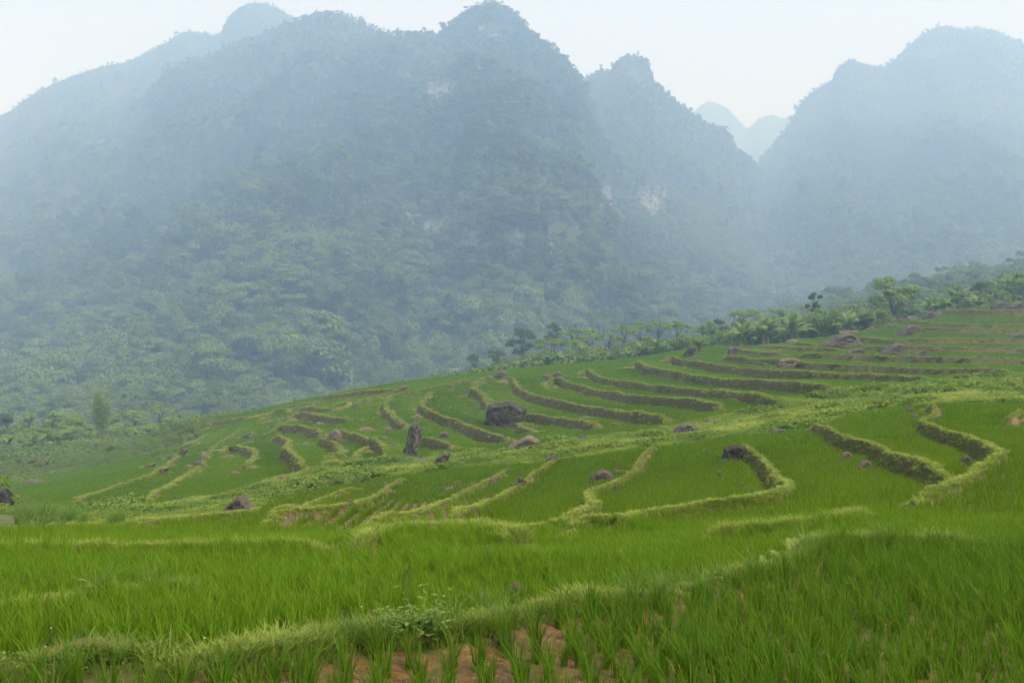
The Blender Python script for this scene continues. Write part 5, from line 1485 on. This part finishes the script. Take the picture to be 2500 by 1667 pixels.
# the strip behind the weedy bund is taller and denser than the muddy paddy in front of it
def side_of(key, x, y):
    ln = [l for l in LINES if l.key == key][0]
    s = np.full(len(x), 0.0)
    idx, d, fd = line_dist(ln, x, y, 40.0)
    s[idx] = d
    return s
N1 = [l for l in LINES if l.key == 'N1'][0]
sd = side_of('N1', P_near[:, 0], P_near[:, 1]) * N1.side            # sign by direction of travel: left of it is beyond
beyond = sd > 0
r = np.random.default_rng(3)
t_near = np.where(beyond, np.clip(t_near * 0.5 + 0.50, 0, 1), np.clip(t_near * 0.4 + 0.10, 0, 1))
rq = np.hypot(P_near[:, 0], P_near[:, 1])
hx = np.where(beyond, hx * np.interp(rq, [5, 9, 12, 17], [0.92, 0.86, 0.80, 0.80]), hx * 1.0)
# extra plants fill the denser strip
nb = int(beyond.sum())
ex = np.vstack([P_near[beyond] + np.column_stack([r.normal(0, 0.085, (nb, 2)), np.zeros(nb)]) for _ in range(2)])
fr = (~beyond) & (P_near[:, 0] > 0.5 + 0.4 * r.normal(0, 1, len(P_near)))
nf = int(fr.sum())
ex2 = P_near[fr] + np.column_stack([r.normal(0, 0.085, (nf, 2)), np.zeros(nf)])
P_all = np.vstack([P_near, ex, ex2]); t_all = np.concatenate([t_near, t_near[beyond], t_near[beyond], t_near[fr]]); h_all = np.concatenate([hx, hx[beyond] * 0.95, hx[beyond] * 0.9, hx[fr] * 0.9])
# keep every plant out of the banks after jitter
_z, _b, _d, _t = height(P_all[:, 0], P_all[:, 1], True)
ok = (_b < 0) & clear_of_rocks(P_all[:, 0], P_all[:, 1], 0.8)
P_all, t_all, h_all = P_all[ok], t_all[ok], h_all[ok]
P_all[:, 2] = _z[ok] - 0.01
# the 300 that show largest stand as plants of their own
ux = P_all[:, 0] / P_all[:, 1] * F + CX; uy = CY - (P_all[:, 2] + 0.15) / P_all[:, 1] * F
inframe = (ux > 5) & (ux < 2495) & (uy < 1700) & (P_all[:, 1] > 0)
order = np.argsort(np.where(inframe, P_all[:, 1], 1e9))
big = order[:300]
rest = np.setdiff1d(np.arange(len(P_all)), big)
for n_, i in enumerate(big):
    o = link('rice_tuft', RICE_NEAR[n_ % 7], None, P_all[i], (random.gauss(0, .06), random.gauss(0, .06), random.uniform(0, 6.28)), (0.2 + 0.8 * h_all[i],) * 2 + (h_all[i],))
    near_ = not ((side_of('N1', P_all[i:i + 1, 0], P_all[i:i + 1, 1]) * N1.side)[0] > 0)
    tag(o, 'single young rice plant in the muddy paddy in the foreground' if near_ else 'single young rice plant in the dense strip behind the weedy bund', 'rice plant',
        'rice plants standing nearest the camera' if near_ else 'rice plants just behind the weedy bund')
    o['tint'] = float(t_all[i])
o = scatter('rice', SRC_RICE, P_all[rest], np.stack([0.2 + 0.8 * h_all[rest], 0.2 + 0.8 * h_all[rest], h_all[rest]], 1), t_all[rest], seed=21)
tag(o, 'bright green young rice of the nearest paddies', None, None, 'stuff')

Pb, tb = rice_points(R_A, R_B, 0.205, 2, 0.09, rows=1.7, margin=0.08)
o = scatter('rice', SRC_RICE_B, Pb, np.random.default_rng(5).uniform(0.85, 1.2, len(Pb)), tb, seed=22)
tag(o, 'young rice in the paddies between the foreground and the gully', None, None, 'stuff')
Pc, tc = rice_points(R_B, R_C, 0.52, 3, 0.2, 1.02, margin=0.35)
o = scatter('rice', SRC_RICE_C, Pc, np.random.default_rng(6).uniform(0.9, 1.15, len(Pc)), tc, seed=23)
tag(o, 'young rice on the lower terraces beyond the gully', None, None, 'stuff')
Pd, td = rice_points(R_C, 385.0, 1.05, 4, 0.25, 1.05, margin=0.65)
o = scatter('rice', SRC_RICE_D, Pd, np.random.default_rng(8).uniform(0.95, 1.2, len(Pd)), td, seed=24)
tag(o, 'young rice on the upper terraces up to the crest', None, None, 'stuff')

# grass on each bank, as a part of that bank
for i, (ln, bo) in enumerate(zip(LINES, BANK_OBJ)):
    if bo is None: continue
    r = np.random.default_rng(900 + i)
    far = ln.Y > 26
    sp = (0.055 if ln.Y < 12 else 0.0065 * ln.Y) if not far else 0.0042 * ln.Y
    n = int(ln.s[-1] / sp * (7 if not far else 5)) + 6
    n = min(n, 9000)
    t = r.uniform(0, 1, n) * (len(ln.p) - 1); k = np.minimum(t.astype(int), len(ln.p) - 2); f_ = (t - k)[:, None]
    c = ln.p[k] * (1 - f_) + ln.p[k + 1] * f_
    dr = ln.p[k + 1] - ln.p[k]; dr /= np.linalg.norm(dr, axis=1)[:, None] + 1e-9
    nr = np.stack([-dr[:, 1], dr[:, 0]], 1) * ln.side
    across = r.uniform(-ln.tw * 1.3, ln.w * 1.02, n)
    low = across < -0.02
    keep = (ln.fade[k] > 0.1) & (~low | (r.uniform(0, 1, n) < (0.85 if not far or ln.key[0] == 'U' else 0.58)))
    c, across, low, nr = c[keep], across[keep], low[keep], nr[keep]
    c = c + nr * across[:, None]
    ok = clear_of_rocks(c[:, 0], c[:, 1], 0.75)
    c, low, across = c[ok], low[ok], across[ok]
    if not len(c): continue
    z = height(c[:, 0], c[:, 1])
    P = np.column_stack([c, z - 0.01])
    dry = smooth(-0.1, 0.4, fbm(c[:, 0] * 0.35, c[:, 1] * 0.35 + i, o=2))
    tint = np.clip((0.95 if ln.key not in ('N1', 'N2') else 0.50) - 0.45 * low + 0.25 * (dry - 0.5) + r.normal(0, 0.15, len(c)), 0, 1)
    s = r.uniform(0.7, 1.35, len(c)) * ((0.78 if ln.key in ('N1', 'N2') else 0.9) if not far else np.clip(ln.Y / 110, 0.55, 2.3))
    if ln.key in ('N1', 'N2'):
        rough_ = fbm(c[:, 0] * 1.7, c[:, 1] * 1.7 + 3, o=3)
        s = s * np.clip(0.95 + 1.3 * rough_, 0.35, 1.9); tint = np.clip(tint + 0.5 * fbm(c[:, 0] * 1.1 + 5, c[:, 1] * 1.1, o=2), 0, 1)
        tg = r.uniform(0, 1, len(c)) < 0.035
        scatter('tall_grass', SRC_TALL, P[tg], r.uniform(0.18, 0.40, tg.sum()), r.uniform(0.1, 1, tg.sum()), bo, seed=i + 90)
    g = scatter('grass', SRC_TURF_F if far else SRC_TURF, P, s, tint, bo, seed=i)
    if ln.key in ('N1', 'N2', 'C1', 'C2', 'B4'):
        hm = r.uniform(0, 1, len(c)) < (0.22 if ln.key == 'N1' else 0.10)
        scatter('herb', SRC_HERB, P[hm] + np.column_stack([r.normal(0, .04, (hm.sum(), 2)), np.full(hm.sum(), 0.0)]), r.uniform(0.4, 1.0, hm.sum()), r.uniform(0, 0.8, hm.sum()), bo, seed=i + 40)
    m = low & (r.uniform(0, 1, len(c)) < 0.5)
    leafy = ln.key in ('x', 'y', 'U2', 'U3', 'U6', 'U10', 'U11', 'U12', 'w', 'B1', 'B2', 'B3', 'B5', 'v')
    if m.sum() > 3:
        q = P[m] + np.column_stack([r.normal(0, .05, (m.sum(), 2)), np.zeros(m.sum())])
        sc = r.uniform(0.45, 1.0, m.sum()) * (np.clip(ln.Y / 110, 0.3, 2.0))
        scatter('creeper' if leafy else 'dry_grass', SRC_IVY if leafy else SRC_DRY, q, sc if leafy else sc * 1.3, r.uniform(0.2, 0.9, m.sum()), bo, seed=i + 70)

# weedy bund in the foreground: herbs and grass wander off its edges
def poly_scatter(poly, n, seed):
    r = np.random.default_rng(seed)
    lo, hi = poly.min(0), poly.max(0)
    x = r.uniform(lo[0], hi[0], n * 6); y = r.uniform(lo[1], hi[1], n * 6)
    k = in_poly(x, y, poly)
    # even in the picture's depth: thin out by distance
    x, y = x[k], y[k]
    return x, y

r = np.random.default_rng(77)
x, y = poly_scatter(GULLY, 60000, 31)
d = np.hypot(x, y)
k = (r.uniform(0, 1, len(x)) < np.clip((40 / d) ** 1.2, 0.05, 1)) & clear_of_rocks(x, y, 0.8)
x, y, d = x[k], y[k], d[k]
z = height(x, y)
lush = fbm(x * 0.11, y * 0.11, o=3)
P = np.column_stack([x, y, z - 0.02])
lump = smooth(0.05, 0.45, fbm(x * 0.22 + 7, y * 0.22, o=2))
m = lush > -0.12
o = scatter('weeds', SRC_WEED, P[m], r.uniform(0.6, 1.3, m.sum()) * (0.8 + 1.0 * lump[m]) * np.clip(d[m] / 50, 0.8, 2.6), np.clip(0.50 - 0.35 * lump[m] + 0.9 * fbm(x[m] * 0.25, y[m] * 0.25, o=2) + r.normal(0, .1, m.sum()), 0, 1), seed=41)
tag(o, 'leafy yellow green weeds along the gully', None, None, 'stuff')
o = scatter('grass', SRC_TURF_F, P[~m], r.uniform(0.8, 1.6, (~m).sum()) * np.clip(d[~m] / 50, 0.8, 2.6), np.clip(0.55 + 0.8 * fbm(x[~m] * 0.15, y[~m] * 0.15, o=3), 0, 1), seed=42)
tag(o, 'pale cropped grass along the gully path', None, None, 'stuff')

TALL = world_poly([(30,1235),(40,1185),(90,1170),(200,1178),(275,1190),(290,1215),(230,1222),(120,1228)])
x, y = poly_scatter(TALL, 300, 33)
z = height(x, y)
o = scatter('tall_grass', SRC_TALL, np.column_stack([x, y, z - 0.02]), r.uniform(0.35, 1.1, len(x)) * (0.8 + 0.6 * fbm(x * 0.5, y * 0.5, o=2)), r.uniform(0, 0.9, len(x)), seed=43)
tag(o, 'tall wild grass by the left edge at the gully mouth', None, None, 'stuff')

# scrub outside the fields, on both flanks and over the crest
th = r.uniform(-0.62, 0.62, 30000); q = np.exp(r.uniform(math.log(20), math.log(720), 30000))
x, y = q * np.sin(th), q * np.cos(th)
k = ~in_poly(x, y, FAR) & ~in_poly(x, y, NEAR) & ~in_poly(x, y, GULLY) & ~in_poly(x, y, TALL) & (q > 30)
k &= r.uniform(0, 1, len(x)) < np.clip(q / 400, 0.1, 1)
x, y, q = x[k], y[k], q[k]
z = height(x, y)
s = np.clip(q / 180, 0.35, 3.6) * r.uniform(0.5, 1.4, len(x)) * np.where((th[k] > -0.20) & (q < 440), 0.55, 1.0)
lush = fbm(x * 0.025, y * 0.025, o=3)
o = scatter('undergrowth', SRC_BUSH, np.column_stack([x, y, z - 0.1 * s]), np.stack([s * 1.4, s * 1.4, s], 1), np.clip(0.55 + 0.7 * lush + r.normal(0, .15, len(x)), 0, 1), seed=44)
tag(o, 'low green scrub around the fields and over the crest', None, None, 'stuff')

# wood in the valley between the crest and the mountains
th = r.uniform(-0.60, 0.60, 34000); q = np.sqrt(r.uniform(470 ** 2, 1450 ** 2, 34000))
x, y = q * np.sin(th), q * np.cos(th)
z = height(x, y)
hh = np.exp(r.normal(0, 0.3, len(x))) * np.where(x > 40, 10.0, 12.0) * np.clip(q / 700, 0.7, np.where(x > 40, 1.1, 1.4))
o = scatter('forest', SRC_FOREST, np.column_stack([x, y, z - 0.4]), np.stack([hh * 1.15, hh * 1.15, hh], 1), np.clip(0.82 + 0.5 * fbm(x / 80, y / 80, o=3) + r.normal(0, .15, len(x)), 0, 1), seed=45)
tag(o, 'lighter green wood on the valley floor behind the crest', None, None, 'stuff')

# thicket filling in under the crest trees
th = r.uniform(-0.10, 0.36, 900); q = r.uniform(164, 215, 900) * 2.2
x, y = q * np.sin(th), q * np.cos(th)
z = height(x, y)
line_z = np.interp(x / y, [(p * 2500 / 2352 - CX) / F for p in (900, 1100, 1240, 1430, 1600, 1760, 1900)], [(784 - p) / 2287 for p in (862, 826, 785, 768, 750, 715, 690)]) * y
hh = np.clip(line_z - z, 2.0, 28) * r.uniform(0.55, 1.05, len(x))
o = scatter('undergrowth', make_sources('thicket', [bush_mesh(260 + i) for i in range(5)]), np.column_stack([x, y, z - 0.1]), np.stack([4.5 + hh * 0.35, 4.5 + hh * 0.35, hh], 1), np.clip(0.72 + r.normal(0, .25, len(x)), 0, 1), seed=46)
tag(o, 'thick green growth beneath the row of trees on the crest', None, None, 'stuff')

# leafy scrub and a fuller belt of trees left of the fields
th = r.uniform(-0.62, -0.10, 9000); q = r.uniform(60, 440, 9000)
x, y = q * np.sin(th), q * np.cos(th)
k = ~in_poly(x, y, FAR) & ~in_poly(x, y, NEAR) & ~in_poly(x, y, GULLY) & ~in_poly(x, y, TALL)
x, y, q = x[k], y[k], q[k]
z = height(x, y)
lump = fbm(x * 0.04 + 9, y * 0.04, o=3)
s = (1.1 + 2.4 * smooth(-0.2, 0.5, lump)) * r.uniform(0.5, 1.4, len(x)) * np.clip(q / 260, 0.5, 1.6)
o = scatter('undergrowth', SRC_BUSH, np.column_stack([x, y, z - 0.1 * s]), np.stack([s * 1.5, s * 1.5, s], 1), np.clip(0.75 + 0.9 * fbm(x * 0.06, y * 0.06 + 4, o=3) + r.normal(0, .15, len(x)), 0, 1), seed=47)
tag(o, 'light green bushes on the slope left of the far field', None, None, 'stuff')
th = r.uniform(-0.62, -0.20, 700); q = r.uniform(400, 520, 700)
x, y = q * np.sin(th), q * np.cos(th)
z = height(x, y)
hh = np.exp(r.normal(0, 0.25, len(x))) * 7.0
o = scatter('forest', make_sources('belt', [forest_tree(180 + i, k, 'tree_pale') for i, k in enumerate(['round', 'flat', 'round', 'droop', 'flat'])]), np.column_stack([x, y, z - 0.4]), np.stack([hh * 1.2, hh * 1.2, hh], 1), np.clip(0.55 + r.normal(0, .3, len(x)), 0, 1), seed=48)
tag(o, 'belt of green trees behind the left banana plants', None, None, 'stuff')

# grass growing up against the rocks
cs = []
for cx, cy, a, b in ROCK_FOOT:
    if cy < 9: continue
    nn = 18
    t = r.uniform(0, 6.283, nn); e = r.uniform(0.92, 1.25, nn)
    cs.append(np.column_stack([cx + np.cos(t) * a * e, cy + np.sin(t) * b * e]))
cs = np.vstack(cs)
z = height(cs[:, 0], cs[:, 1])
o = scatter('grass', SRC_TURF_F, np.column_stack([cs, z - 0.01]), r.uniform(0.9, 1.8, len(cs)) * np.clip(np.hypot(cs[:, 0], cs[:, 1]) / 80, 0.6, 2.4), r.uniform(0.1, 0.9, len(cs)), seed=49)
tag(o, 'grass growing up against the rocks', None, None, 'stuff')

# ------------------------------------------------------------------ the hazy air
def haze_box():
    x0, x1, y0, y1, z0, z1 = -9500, 9500, -9500, 9800, -160, 1420
    v = np.array([(x, y, z) for z in (z0, z1) for y in (y0, y1) for x in (x0, x1)], float)
    f = np.array([(0, 2, 3, 1), (4, 5, 7, 6), (0, 1, 5, 4), (2, 6, 7, 3), (0, 4, 6, 2), (1, 3, 7, 5)])
    t = NT('haze_air')
    p = t.n('VolumePrincipled')
    p.inputs['Color'].default_value = HAZE_COLOR
    p.inputs['Density'].default_value = HAZE_DENSITY
    p.inputs['Absorption Color'].default_value = (1, 1, 1, 1)
    p.inputs['Anisotropy'].default_value = 0.0
    t.l(p.outputs[0], t.out.inputs['Volume'])
    o = link('haze', mesh_np('haze', v, f, [t.m], False))
    tag(o, 'pale blue haze filling the valley air', None, None, 'stuff')
HAZE_COLOR = (0.40, 0.62, 1.0, 1)
HAZE_DENSITY = 0.00040
haze_box()
